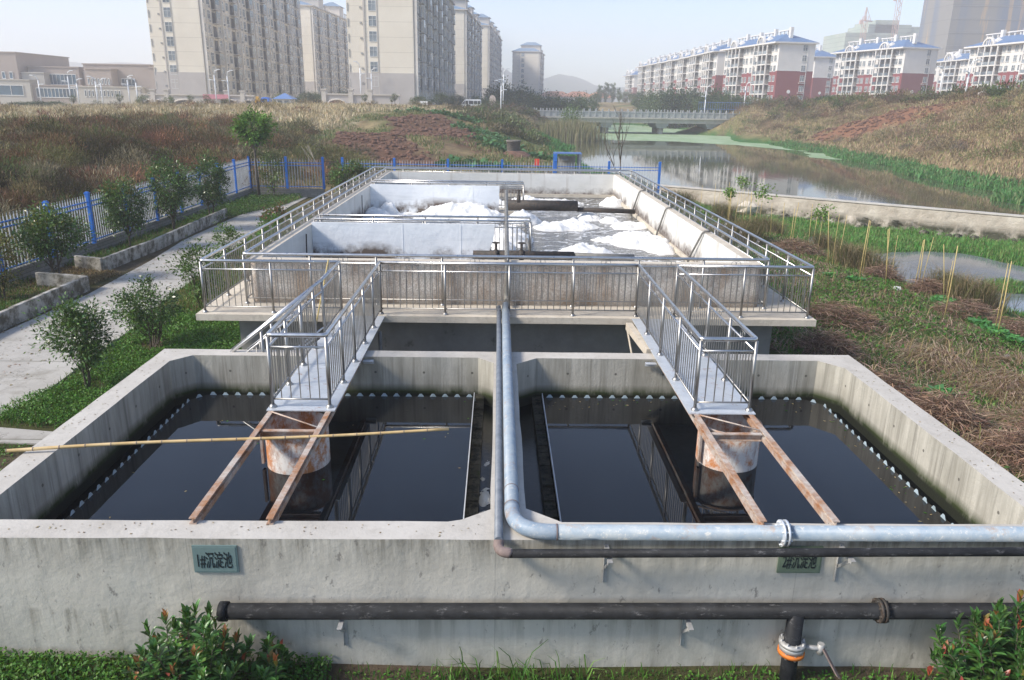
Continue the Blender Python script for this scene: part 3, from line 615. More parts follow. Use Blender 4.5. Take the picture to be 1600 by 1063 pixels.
# froth in the left channel
def froth(name, x0, x1, y0, y1, z, fn, step, dz=.0):
    nx, ny = int((x1-x0)/step)+1, int((y1-y0)/step)+1; X, Y = np.meshgrid(np.linspace(x0, x1, nx), np.linspace(y0, y1, ny)); h = fn(X, Y)
    V = np.stack([X, Y, z-.02+np.maximum(h, -.02)], -1).reshape(-1, 3); ix = np.arange(nx*ny).reshape(ny, nx)
    F = np.stack([ix[:-1, :-1], ix[:-1, 1:], ix[1:, 1:], ix[1:, :-1]], -1).reshape(-1, 4); keep = (h.ravel()[F] > 0).any(1); F = F[keep]
    o = cloud(name, V, F, (.9, .9, .9), 'foam', kind='stuff', org=(0, 0, 0)); o.data.polygons.foreach_set('use_smooth', np.ones(len(F), bool)); return o
def bl(X, Y, c): 
    r = -.06+0*X
    for cx, cy, rx, ry, hh in c: r = np.maximum(r, hh*(1-((X-cx)/rx)**2-((Y-cy)/ry)**2))
    return r
froth('froth', -.235, -.06, 7.2, 11.6, .60, lambda X, Y: bl(X, Y, [(-.14, 9.05, .12, .35, .05), (-.15, 8.3, .10, .6, .05), (-.16, 7.6, .09, .6, .05), (-.12, 10.0, .08, .25, .03), (-.18, 9.6, .05, .2, .03)])+(fbm(X, Y, 9, 2)-.5)*.06, .02)

# ------------------------------------------------------------------ aeration tank
DK = 1.5
XL, XR, YF, YB = -5.84, 6.29, 14.88, 36.9            # outer guard rail
XLi, XRi, YFi, YBi = -5.23, 5.64, 15.6, 36.3         # inner guard rail
aer = thing('aeration_tank', 'large raised concrete aeration tank with frothy water and walkway deck round it', 'tank', (.2, 26, 0))
m = MB(); m.prism(dens([(-5.98, 14.73), (6.43, 14.73), (6.43, 37.05), (-5.98, 37.05)], 1.2, .006), 1.37, DK, 0, holes=[[(-4.9, 16.0), (5.3, 16.0), (5.3, 35.9), (-4.9, 35.9)]])
o = obj('walkway_slab', m, 'deck_concrete', aer); bevel(o, .015)
m = MB(); m.prism([(-5.35, 15.35), (5.78, 15.35), (5.78, 36.4), (-5.35, 36.4)], -.8, 1.368, 0, top=False, holes=[[(-4.9, 16.0), (5.3, 16.0), (5.3, 35.9), (-4.9, 35.9)]])
obj('base_wall', m, 'base_concrete', aer)
WT = 2.42
def rr(x0, y0, x1, y1, r, n=6):
    P = []
    for cx, cy, a0 in ((x1-r, y0+r, -90), (x1-r, y1-r, 0), (x0+r, y1-r, 90), (x0+r, y0+r, 180)):
        for i in range(n+1): a = math.radians(a0+90*i/n); P.append((cx+r*math.cos(a), cy+r*math.sin(a)))
    return P
ob = rr(-5.16, 15.7, 5.57, 36.2, .14); ib = rr(-4.96, 15.92, 5.36, 36.0, .05)
m = MB(); m.prism(ob, DK+.003, WT, 0, holes=[ib], bot=False, mtop=2)
for i, f in enumerate(m.f):
    if m.m[i] == 0:
        c = np.mean([m.v[j] for j in f], 0)
        if -5.0 < c[0] < 5.4 and 15.9 < c[1] < 36.03: m.m[i] = 1
m2 = MB(); m2.prism(ib, .2, DK, 0, top=False, bot=False)
for a in range(len(m2.f)): m2.f[a] = m2.f[a][::-1]
m.add(m2.v, m2.f, 1)
o = obj('parapet_wall', m, ['pebbledash', 'whitewash', 'deck_concrete'], aer)
# two baffle walkways coming in from the left
def baffle(y, x0, xr, chip):
    b = thing
    m = MB(); m.box(-4.96, y+.07, 1.36, xr, y+.85, DK); obj('baffle_slab', m, 'deck_concrete', aer)
    m = MB(); P = [(-4.955, .9), (xr-1.15-chip*.5, .9)]
    rg = np.random.default_rng(int(y)); zs = np.linspace(.95, 2.47, 14)
    for i, z in enumerate(zs): P.append((xr-.95-chip*max(0., 1-(z-.95)/1.52)**1.3+rg.normal()*.02, z))
    P.append((-4.955, 2.47)); n = len(P)
    V = [(x, y, z) for x, z in P]+[(x, y+.06, z) for x, z in P]; fs = [(i, (i+1) % n, n+(i+1) % n, n+i) for i in range(n)]
    tr = tessellate_polygon([[Vector((x, z, 0)) for x, z in P]])
    for t in tr:
        a, b2, c = (Vector((*P[i], 0)) for i in t); t = t if (b2-a).cross(c-a).z > 0 else (t[0], t[2], t[1]); fs.append(tuple(t)); fs.append(tuple(n+i for i in t)[::-1])
    m.add(V, fs)
    for xj in (-2.55, -1.0): m.box(xj-.012, y-.006, .95, xj+.012, y+.002, 2.465)
    obj('baffle_panel', m, 'white_panel', aer)
baffle(20.4, -4.9, .88, .35); baffle(30.0, -4.9, .98, .05)
AW = 1.45
sheet('aeration_water', [(-5, 15.9), (5.4, 15.9), (5.4, 36.05), (-5, 36.05)], AW-.1, 'aerated_water')
AW -= .1
def foamfn(X, Y):
    big = bl(X, Y, [(-1.5, 29.2, 1.9, 1.05, .60), (-.6, 28.8, 1.2, .9, .52), (-3.6, 29.6, 1.6, .5, .16), (-4.6, 28.9, .8, .7, .36), (-4.9, 28.2, .5, .6, .3), (-4.2, 29.6, .5, .4, .5), (-1.0, 26.6, 2.2, 1.4, .2),
                    (1.2, 33.6, .9, .8, .34), (2.3, 34.0, 1.6, .7, .2), (.9, 28.4, .8, .9, .42), (3.9, 33.5, 0.1, .1, .1), (4.95, 33.6, .62, .9, .42), (3.2, 32.2, .9, .5, .16), (5.05, 31.0, .4, .4, .15),
                    (2.6, 27.4, 1.1, 1.1, .28), (3.5, 29.4, .55, .9, .32), (1.9, 26.9, .8, .8, .25), (4.7, 27.6, .8, 1.2, .22), (4.2, 28.6, .5, .6, .22), (4.4, 24.4, 1.0, 1.5, .34), (4.9, 23.4, .6, 1.4, .36), (3.6, 24.6, .7, .6, .22),
                    (2.5, 22.3, .75, .95, .33), (3.0, 22.0, .5, .6, .3), (4.9, 19.6, .6, 1.2, .3), (3.9, 18.8, .9, .5, .26), (.3, 24.6, .9, 1.8, .42), (.2, 22.4, .45, 1.2, .42), (-.35, 31.6, .4, .6, .2), (.7, 31.8, 0.8, .8, .4), (-.2, 33.7, 1.0, .6, .2)])
    n = (fbm(X, Y, 1.9, 2)-.5)*.36+(fbm(X, Y, 6.5, 5, 4)-.5)*.16+(np.abs(fbm(X, Y, 2.6, 8, 3)-.5)*2-.25)*.14
    return big+n*(.5+np.clip(big, 0, .5)*1.1)-.055
f1 = froth('foam', -4.95, 5.35, 17.2, 35.98, AW, foamfn, .055)

# ------------------------------------------------------------------ stainless railings
HR = 1.05
def pmesh(name, mb, mat):
    me = bpy.data.meshes.new(name); me.from_pydata(mb.v, [], mb.f); me.materials.append(MATS[mat]); me.polygons.foreach_set('use_smooth', mb.sm); me.update(); return me
m = MB(); m.tube([(0, 0, 0), (0, 0, HR-.02)], .024, 10); m.lathe([(.055, 0), (.055, .012), (.034, .04), (.024, .045)], n=12); POST = pmesh('post', m, 'stainless_dull')
m = MB(); m.tube([(.055*math.cos(t), 0, .055*math.sin(t)) for t in [2*pi*j/12 for j in range(13)]], .005, 5, cap=False); RING = pmesh('ring', m, 'stainless_dull')
BAL = {}
def balpanel(L, hb, ht):
    key = (round(L, 2), hb, ht)
    if key not in BAL:
        m = MB(); n = max(1, round(L/.125))
        for i in range(1, n): m.tube([(L*i/n, 0, hb), (L*i/n, 0, ht)], .0085, 6, cap=False)
        BAL[key] = pmesh('baluster_panel', m, 'stainless_dull')
    return BAL[key]
def inst(name, me, parent, loc, rz=0):
    o = bpy.data.objects.new(name, me); link(o, parent, loc); o.rotation_euler = (0, 0, rz); return o
def railing(root, path, z0=DK, closed=False, spacing=1.42, endposts=True, skip=(), bal=True):
    P = [Vector((x, y, 0)) for x, y in path]; n = len(P); segs = [(P[i], P[(i+1) % n]) for i in range(n if closed else n-1)]
    hand = MB(); zt = z0+HR
    pts = []
    for i, p in enumerate(P):
        q = Vector((p.x, p.y, zt))
        if (0 < i < n-1) or closed:
            a, b = P[i-1], P[(i+1) % n]; pts += arc(q, (a.x, a.y, zt), (b.x, b.y, zt), .07, 4)
        else: pts.append(q)
    if closed: pts.append(pts[0])
    hand.tube(pts, .031, 10); obj('handrail', hand, 'stainless', root)
    mid = MB(); bot = MB(); placed = set()
    for si, (a, b) in enumerate(segs):
        d = b-a; L = d.length; d.normalize(); k = max(1, round(L/spacing)); ang = math.atan2(d.y, d.x)
        mid.tube([(a.x, a.y, zt-.17), (b.x, b.y, zt-.17)], .016, 8); bot.tube([(a.x, a.y, z0+.12), (b.x, b.y, z0+.12)], .014, 8)
        for i in range(k+1):
            p = a+d*(L*i/k); key = (round(p.x, 2), round(p.y, 2))
            if key not in placed and (endposts or 0 < i < k or (0 < si)): placed.add(key); inst('post', POST, root, (p.x, p.y, z0))
            if i < k:
                if bal: inst('baluster_panel', balpanel(L/k, .12, HR-.17), root, (p.x, p.y, z0), ang)
                if L > 2:
                    c = p+d*(L/k/2)
                    for s in (-.045, .045): inst('ring', RING, root, (c.x+d.x*s, c.y+d.y*s, zt-.1), ang)
    obj('mid_rail', mid, 'stainless', root); obj('bottom_rail', bot, 'stainless_dull', root)
BX = (-3.12, -2.33, 2.80, 3.57)
r = thing('railing', 'long outer stainless railing running round the back and both sides of the aeration deck', 'railing', (0, YB, DK))
railing(r, [(BX[0], YF), (XL, YF), (XL, YB), (XR, YB), (XR, YF), (BX[3], YF)])
r = thing('railing', 'straight stainless railing along the deck front between the two footbridges', 'railing', (.2, YF, DK))
railing(r, [(BX[1], YF), (BX[2], YF)])
r = thing('railing', 'inner stainless railing standing against the pebble wall round the tank opening', 'railing', (0, YFi, DK))
railing(r, [(XLi, YFi), (XRi, YFi), (XRi, YBi), (XLi, YBi)], closed=True)
for y, x1, la in ((20.5, .88, 'near edge of the nearer baffle walkway'), (21.2, .88, 'far edge of the nearer baffle walkway'), (30.1, .98, 'near edge of the farther baffle walkway'), (30.8, .98, 'far edge of the farther baffle walkway')):
    r = thing('railing', 'stainless railing on the '+la, 'railing', (-2, y, DK), 'railings of the baffle walkways'); railing(r, [(-4.9, y), (x1, y)], bal=True)
# ------------------------------------------------------------------ footbridges
def footbridge(x0, x1, side, lab):
    b = thing('footbridge', lab, 'footbridge', ((x0+x1)/2, 12.4, 1.41))
    m = MB(); xa, xb = x0-.06, x1+.09 if side < 0 else x1+.06
    if side > 0: xa = x0-.11
    m.box(xa, 9.86, 1.485, xb, 14.72, DK); o = obj('deck_plate', m, 'galvanized', b)
    for xx in (x0, x1):     # channel beams run on to the front wall
        m = MB(); w2 = .036
        m.box(xx-w2, 7.02, 1.412, xx+w2, 14.9, 1.424); m.box(xx-w2, 7.02, 1.472, xx+w2, 14.9, 1.484); m.box(xx-.006, 7.02, 1.424, xx+.006, 14.9, 1.472)
        m.box(xx-w2, 7.12, 1.36, xx+w2, 12.44, 1.412); obj('beam', m, 'rusty_steel', b)
    m = MB()
    for yy in (9.28, ): m.box(x0+.045, yy-.035, 1.36, x1-.045, yy+.035, 1.372); m.box(x0+.045, yy-.035, 1.448, x1-.045, yy+.035, 1.46); m.box(x0+.045, yy+.02, 1.372, x1-.045, yy+.032, 1.448)
    obj('cross_beam', m, 'rusty_steel', b)
    m = MB(); m.tube([(x0+.03, 9.8, 1.50), (x1-.02, 9.35, 1.47)], .011, 6); obj('brace_rod', m, 'rusty_steel', b)
    m = MB()
    for xx in (xa-.05, xb+.05) if side > 0 else (xb+.05,): m.box(xx-.09, 12.3, 1.36, xx+.09, 12.42, 1.375); m.box(xx-.09, 12.405, 1.30, xx+.09, 12.42, 1.375)
    obj('support_angle', m, 'galvanized', b)
    return b
b1 = footbridge(BX[0], BX[1], -1, 'left steel footbridge from the deck to the round well of basin one')
b2 = footbridge(BX[2], BX[3], 1, 'right steel footbridge from the deck to the round well of basin two')
YP = 9.98
railing(b1, [(BX[0], 12.62), (BX[0], YP), (BX[1], YP), (BX[1], YF)], spacing=1.0)
railing(b1, [(BX[0], YF), (BX[0], 13.3)], spacing=1.6)
railing(b2, [(BX[2], YF), (BX[2], YP), (BX[3], YP), (BX[3], YF)], spacing=1.22)
# propping column under the left bridge and deck edge
m = MB(); m.tube([(-2.22, 13.9, 0), (-2.22, 13.9, 1.42)], .035, 10); obj('prop', m, 'pipe_grey', b1)
m = MB(); m.bar((2.62, 14.6, 1.38), (2.72, 12.9, 1.38), .12, .14); m.tube([(2.62, 14.7, 1.25), (2.66, 14.3, .9), (2.7, 13.9, .8)], .02, 6); obj('prop', m, 'deck_concrete', b2)
# stair going down to the left from the left bridge
st = thing('stair', 'steel stair with bright handrails going down left from the left footbridge', 'stair', (-4.4, 12.96, 0))
for yy in (12.66, 13.26):
    m = MB(); a = Vector((BX[0], yy, DK+HR)); e = Vector((-5.2, yy, DK+HR-1.62)); m.tube([a, e], .03, 10); obj('handrail', m, 'stainless', st)
    m = MB(); m.tube([a+Vector((0, 0, -.2)), e+Vector((0, 0, -.2))], .016, 8); m.tube([a+Vector((0, 0, -.86)), e+Vector((0, 0, -.86))], .016, 8); obj('mid_rail', m, 'stainless', st)
    m = MB()
    for i in range(1, 16): p = a+(e-a)*i/16; m.tube([p-Vector((0, 0, .2)), p-Vector((0, 0, .86))], .0085, 6)
    obj('baluster_panel', m, 'stainless_dull', st)
    for t in (.45, .98):
        p = a+(e-a)*t; m = MB(); m.tube([p, (p.x, p.y, max(0, p.z-1.02))], .024, 8); obj('post', m, 'stainless_dull', st)
    m = MB(); m.bar((BX[0]-.02, yy, DK-.08), (-5.25, yy, -.1), .05, .14); obj('stringer', m, 'galvanized', st)
m = MB()
for i in range(7): z = DK-.2*(i+1)+.0; x = BX[0]-.26*(i+1); m.box(x-.02, 12.68, z, x+.26, 13.24, z+.02)
obj('treads', m, 'galvanized', st)
# two round rusty wells
def well(cx, cy, lab):
    t = thing('stilling_well', lab, 'well', (cx, cy, .3))
    m = MB(); R = .425; m.lathe([(R, 0), (R, 1.08), (R-.006, 1.085), (R-.014, 1.08), (R-.014, 0)], (cx, cy, .3), 48); obj('cylinder', m, 'rusty_cylinder', t)
    m = MB(); m.lathe([(R+.002, 1.04), (R+.012, 1.04), (R+.012, 1.085), (R+.002, 1.085)], (cx, cy, .3), 48); obj('rim_band', m, 'rusty_steel', t)
    m = MB(); m.box(cx-R-.03, cy-.2, .85, cx-R+.002, cy-.12, 1.34); obj('hanger', m, 'rusty_steel', t)
well(-2.74, 9.72, 'rusty steel well cylinder under the left footbridge end'); well(3.28, 9.86, 'rusty steel well cylinder under the right footbridge end')
# ------------------------------------------------------------------ pipes
BR = .078
pb = thing('blue_pipe', 'thick faded blue pipe lying on the middle wall and turning right on the rim', 'pipe', (.2, 9, 1.5))
zt = 1.50
m = MB(); m.tube([(.17, 15.28, 1.60), (.17, 12.9, 1.545), (.175, 7.25, zt)], BR, 20, cap=True); m.tube([(.62, 6.76, zt), (26, 6.76, zt)], BR, 20); obj('straight_pipe', m, 'pipe_blue', pb)
m = MB(); m.tube([(.175, 7.26, zt)]+arc((.175, 6.76, zt), (.175, 8, zt), (2, 6.76, zt), .42, 12)+[(.63, 6.76, zt)], BR+.003, 20); obj('elbow', m, 'pipe_blue', pb)
m = MB()
for yy in (7.26, 7.62): m.tube([(.175, yy-.006, zt), (.175, yy+.006, zt)], BR+.006, 20)
m.tube([(.612, 6.76, zt), (.626, 6.76, zt)], BR+.006, 20); obj('weld_seam', m, 'elbow_rust', pb)
m = MB()
for xx in (2.88, 2.925): m.tube([(xx, 6.76, zt), (xx+.022, 6.76, zt)], .135, 28)
for k in range(8):
    a = 2*pi*k/8+.2; m.tube([(2.86, 6.76+.112*math.cos(a), zt+.112*math.sin(a)), (2.97, 6.76+.112*math.cos(a), zt+.112*math.sin(a))], .010, 6)
obj('flange', m, 'galvanized', pb)
pk = thing('black_pipe', 'slim dark pipe running beside the blue pipe and bending right below it', 'pipe', (.05, 9, 1.4))
m = MB(); m.tube([(.03, 15.2, 1.58), (.035, 12.9, 1.50), (.035, 6.66, 1.46)], .045, 14); obj('straight_pipe', m, 'pipe_slate', pk)
m = MB(); m.tube([(.12, 6.55, 1.385), (5.25, 6.55, 1.43), (26, 6.55, 1.52)], .044, 14); obj('straight_pipe', m, 'pipe_black', pk, label='black stretch hanging on the front wall')
m = MB(); m.tube([(.035, 6.68, 1.46)]+arc((.035, 6.55, 1.395), (.035, 7, 1.47), (1, 6.55, 1.385), .1, 6)+[(.15, 6.55, 1.385)], .050, 14); obj('elbow', m, 'elbow_rust', pk)
def bracket(x, zt_, lab, dx=.0):
    t = thing('wall_bracket', lab, 'bracket', (x, 6.7, zt_-.3), 'angle brackets under the pipes')
    m = MB(); m.box(x-.02, 6.745, zt_-.42, x+.02, 6.755, zt_+.02); m.box(x-.024, 6.725, zt_-.42, x-.02, 6.755, zt_+.02); obj('upright', m, 'bracket_steel', t)
    m = MB(); m.box(x-.022, 6.46, zt_-.005, x+.022, 6.75, zt_); m.box(x-.026, 6.46, zt_-.035, x-.022, 6.75, zt_); m.bar((x-.01, 6.50, zt_-.02), (x-.01, 6.745, zt_-.25), .008, .03); obj('arm', m, 'bracket_steel', t)
    return t
bracket(1.13, 1.345, 'angle bracket under the black pipe in the middle of the front wall'); bracket(3.52, 1.37, 'angle bracket under the black pipe right of the green sign')
bracket(-1.55, .565, 'angle bracket under the long lower pipe, left one', 0); bracket(1.99, .57, 'angle bracket under the long lower pipe, right one', 0)
for xx in (9.5, 14.5, 19.5, 25): 
    m = MB(); m.box(xx-.05, 6.5, -1.2, xx+.05, 6.9, .56+xx*.004); m.box(xx-.05, 6.70, .5, xx+.05, 6.84, 1.42); m.box(xx-.05, 6.48, 1.3, xx+.05, 6.84, 1.37); obj('pipe_support', m, 'bracket_steel', label='steel pipe support standing on the ground right of the basins, %s' % {9.5: 'nearest', 14.5: 'second', 19.5: 'third', 25: 'farthest'}[xx], cat='support', group='pipe supports')
pl = thing('lower_pipe', 'thick black pipe along the foot of the front wall with a downpipe', 'pipe', (1, 6.6, .3))
m = MB(); m.tube([(-2.72, 6.62, .655), (26, 6.62, .76)], .082, 20); m.tube([(-2.70, 6.62, .655), (-2.78, 6.62, .655)], .10, 16)
obj('straight_pipe', m, 'pipe_black', pl)
m = MB(); m.tube([(3.09, 6.60, .68), (3.09, 6.58, -.5)], .083, 20); obj('downpipe', m, 'pipe_black', pl)
m = MB()
for xx in (3.93, 3.975): m.tube([(xx, 6.62, .685), (xx+.03, 6.62, .685)], .125, 24)
for k in range(8): a = 2*pi*k/8; m.tube([(3.91, 6.62+.105*math.cos(a), .685+.105*math.sin(a)), (4.03, 6.62+.105*math.cos(a), .685+.105*math.sin(a))], .012, 6)
obj('flange', m, 'dark_iron', pl)
va = thing('butterfly_valve', 'grey and orange butterfly valve with hand lever on the downpipe', 'valve', (3.09, 6.59, .2))
m = MB(); c = (3.09, 6.59)
m.lathe([(.085, .30), (.135, .30), (.135, .335), (.085, .335)], (*c, 0), 24); m.lathe([(.085, .24), (.125, .24), (.13, .30), (.085, .30)], (*c, 0), 24)
for k in range(8): a = 2*pi*k/8; m.tube([(c[0]+.115*math.cos(a), c[1]+.115*math.sin(a), .17), (c[0]+.115*math.cos(a), c[1]+.115*math.sin(a), .36)], .012, 6)
obj('body', m, 'bracket_steel', va)
m = MB(); m.lathe([(.085, .185), (.135, .19), (.135, .225), (.085, .235)], (*c, 0), 24); obj('gasket_ring', m, 'orange_rubber', va)
m = MB(); m.tube([(3.2, 6.58, .27), (3.38, 6.54, .28)], .028, 10); m.tube([(3.37, 6.54, .22), (3.37, 6.54, .34)], .035, 10); obj('neck', m, 'bracket_steel', va)
m = MB(); m.bar((3.385, 6.52, .30), (3.52, 6.40, .06), .035, .016); m.bar((3.40, 6.52, .27), (3.545, 6.40, .03), .012, .02); obj('lever', m, 'elbow_rust', va)
# pipework inside the aeration tank
pa = thing('air_pipe', 'grey air pipe crossing the aeration tank lengthwise with side branches', 'pipe', (.3, 22, 2.1))
m = MB(); m.tube([(.19, 15.40, 1.66)]+arc((.19, 15.62, 1.66), (.19, 15, 1.66), (.19, 15.62, 3), .1, 5)+arc((.19, 15.62, 2.55), (.19, 15.62, 1), (.19, 17, 2.55), .12, 5)+arc((.28, 28.4, 2.5), (.19, 15, 2.55), (.28, 28.4, 1), .3, 6)+[(.28, 28.4, 1.3)], .05, 14); obj('straight_pipe', m, 'pipe_grey', pa)
m = MB(); m.tube([(-.65, 19.9, 1.75), (2.0, 19.9, 1.75)], .11, 14); obj('branch_pipe', m, 'dark_iron', pa); m = MB(); m.tube([(.3, 29.2, 1.85), (3.0, 29.2, 1.85)], .2, 14); m.tube([(3.0, 29.2, 1.72), (5.2, 29.2, 1.66)], .09, 10); obj('branch_pipe', m, 'dark_iron', pa)
m = MB(); m.tube([(2.0, 19.9, 1.75), (3.6, 19.9, 1.72)], .085, 14); obj('branch_pipe', m, 'pipe_grey', pa); m = MB(); m.tube([(.95, 29.0, 1.45), (.9, 20, 1.5)], .03, 8); obj('branch_pipe', m, 'pipe_grey', pa)
for x, y, z in ((-.05, 19.9, 1.75), (.62, 19.9, 1.75), (.75, 28.6, 2.15)):
    v = thing('gate_valve', 'small dark handwheel valve '+('left of' if x < 0 else 'right of' if y < 25 else 'behind at the elbow of')+' the grey air pipe', 'valve', (x, y, z))
    m = MB(); m.tube([(x-.06, y, z), (x+.06, y, z)], .14, 14); m.tube([(x, y, z), (x, y, z+.32)], .035, 8); obj('body', m, 'dark_iron', v)
    m = MB(); m.lathe([(.10, .31), (.115, .32), (.10, .33), (.09, .32), (.10, .31)], (x, y, z), 16); m.box(x-.1, y-.01, z+.31, x+.1, y+.01, z+.325); obj('handwheel', m, 'dark_iron', v)
for (yt, yb, la) in ((29.1, 30.2, 'farthest'), (24.3, 25.2, 'middle'), (19.7, 20.8, 'nearest')):
    m = MB(); m.tube([(5.50, yt-.03, 2.47), (5.36, yt, 2.47), (5.31, yt+.06, 2.40), (5.26, yb, 1.5), (5.25, yb+.05, 1.2)], .026, 10); obj('hose_pipe', m, 'pipe_grey', label='thin steel pipe hooked over the right tank wall, %s of the three' % la, cat='pipe', group='pipes hooked over the tank wall')
for y, x in ((27.6, -4.9), (19.3, -4.9)):
    m = MB(); m.bar((x, y+.25, 2.3), (x+.02, y, 1.3), .03, .03); obj('rod', m, 'dark_iron', label='dark iron rod leaning on the left tank wall '+('behind' if y > 25 else 'before')+' the nearer baffle', cat='rod')
# bamboo pole across basin one, thick grey stick at the deck
bb = thing('bamboo_pole', 'long yellow bamboo pole lying across basin one', 'pole', (-3.3, 9, 1.45))
m = MB(); A, B = Vector((-5.98, 8.62, 1.455)), Vector((-.60, 9.24, 1.515)); npt = 18; pts = []; rs = []
for i in range(npt):
    for e, k in ((0, 1.12), (.06, 1.0), (.94, 1.0)):
        t = (i+e)/npt; p = A+(B-A)*t; p = p+Vector((0, .02*math.sin(t*5), .012*math.sin(t*7))); pts.append(p); rs.append((.022-.004*t)*k)
m.tube(pts, rs, 10); obj('cane', m, 'bamboo_dry', bb); m = MB()
for i in range(npt): p = pts[i*3]; d_ = (B-A).normalized()*.006; m.tube([p-d_, p+d_], rs[i*3]+.0012, 10)
obj('cane_nodes', m, 'elbow_rust', bb)
m = MB(); m.tube([(-3.42, 13.9, 1.52), (-3.30, 14.75, 2.62)], .014, 7); obj('bamboo_stick', m, 'stake_bamboo', label='short bamboo stick leaning on the railing beside the left footbridge', cat='stick')
# ------------------------------------------------------------------ signs
def text_mesh(body, size, x, y, z, w, h, mat, parent):
    c = bpy.data.curves.new('text', 'FONT'); c.body = body; c.size = 1; c.resolution_u = 3; c.extrude = .002; c.offset = .009
    t = bpy.data.objects.new('text', c); C.objects.link(t); bpy.context.view_layer.update()
    dg = bpy.context.evaluated_depsgraph_get(); me = bpy.data.meshes.new_from_object(t.evaluated_get(dg)); bpy.data.objects.remove(t)
    n = len(me.vertices); co = np.empty(n*3); me.vertices.foreach_get('co', co); co = co.reshape(-1, 3); lo, hi = co.min(0), co.max(0)
    V = np.empty_like(co); V[:, 0] = x+(co[:, 0]-lo[0])/(hi[0]-lo[0])*w; V[:, 2] = z+(co[:, 1]-lo[1])/(hi[1]-lo[1])*h; V[:, 1] = y-co[:, 2]*1.0
    V = V-np.array(ORG[parent.name]); me.vertices.foreach_set('co', V.ravel().astype(np.float32)); me.materials.clear(); me.materials.append(MATS[mat]); me.update()
    o = bpy.data.objects.new('lettering', me); C.objects.link(o); o.parent = parent; ORG[o.name] = ORG[parent.name]; return o
for x0, txt, la, mt, z0 in ((-3.035, '1#沉淀池', 'left', 'sign_face', 1.03), (2.89, '2#沉淀池', 'right', 'sign_face_olive', 1.05)):
    s = thing('sign', ('dark teal sign plate with number one on the left of the front wall' if x0 < 0 else 'olive sign plate with number two half hidden behind the pipes'), 'sign', (x0+.22, 6.74, z0))
    m = MB(); m.box(x0, 6.735, z0, x0+.445, 6.752, z0+.31); m.box(x0+.015, 6.731, z0+.015, x0+.43, 6.735, z0+.295); obj('plate', m, mt, s)
    text_mesh(txt, 1, x0+.045, 6.729, z0+.055, .345, .19, 'sign_ink', s)

# ------------------------------------------------------------------ dam, fences, planters
dm = thing('dam', 'low pale concrete dam holding back the reservoir on the right', 'dam', (25, 49, -2))
u = (D1-D0).normalized(); nv = Vector((-u.y, u.x)); Ld = (D1-D0).length
rg = np.random.default_rng(8); nb = 90
V = []; fs = []; prof = [(.42, -2.8), (.42, -.42), (-.12, -.42), (-.30, -.47), (-.33, -1.28), (-.40, -1.5), (-.75, -1.9), (-1.0, -2.8)]
for i in range(nb+1):
    p = D0+u*(Ld*i/nb)
    for j, (a, z) in enumerate(prof):
        k = 0 if j < 4 else (.015 if j == 4 else .09); q = p+nv*(a+rg.normal()*k); V.append((q.x, q.y, z+rg.normal()*k*.7+(.0 if j > 1 and j < 3 else 0)))
n = len(prof)
for i in range(nb):
    for j in range(n-1): fs.append((i*n+j, i*n+j+1, (i+1)*n+j+1, (i+1)*n+j))
m = MB(); m.add(V, fs); obj('wall', m, 'dam_concrete', dm)
m = MB()
for i in range(46):
    p = D0+u*(Ld*(i+.5)/46)-nv*.04; a, b = p-u*(Ld/46/2), p+u*(Ld/46/2); m.bar((a.x, a.y, -.385), (b.x, b.y, -.385), .62, .07+.006*rg.random())
obj('coping', m, 'rim_top', dm)
def stone(mb, c, r, rg):
    k = 8; vs = []; 
    for i, ph in enumerate((-1.1, -.4, .4, 1.1)):
        for j in range(k):
            a = 2*pi*j/k+i*.3; rr_ = r*math.cos(ph)*(1+rg.normal()*.15); vs.append((c[0]+rr_*math.cos(a)*1.3, c[1]+rr_*math.sin(a), c[2]+r*.8*math.sin(ph)*(1+rg.normal()*.1)))
    f = [(i*k+j, i*k+(j+1) % k, (i+1)*k+(j+1) % k, (i+1)*k+j) for i in range(3) for j in range(k)]+[tuple(range(k))[::-1], tuple(range(3*k, 4*k))]
    mb.add(vs, f)
m = MB()
for i in range(40):
    p = D0+u*rg.uniform(0, Ld*.95)-nv*rg.uniform(.7, 2.1)**1; stone(m, (p.x, p.y, -1.72+rg.normal()*.06), rg.uniform(.08, .26), rg)
obj('rubble', m, 'dam_concrete', kind='stuff', org=(25, 48, -2))
m = MB(); stone(m, (17.2, 52.9, -1.25), .62, rg); obj('boulder', m, 'deck_concrete', label='large pale broken boulder at the foot of the dam', cat='boulder')

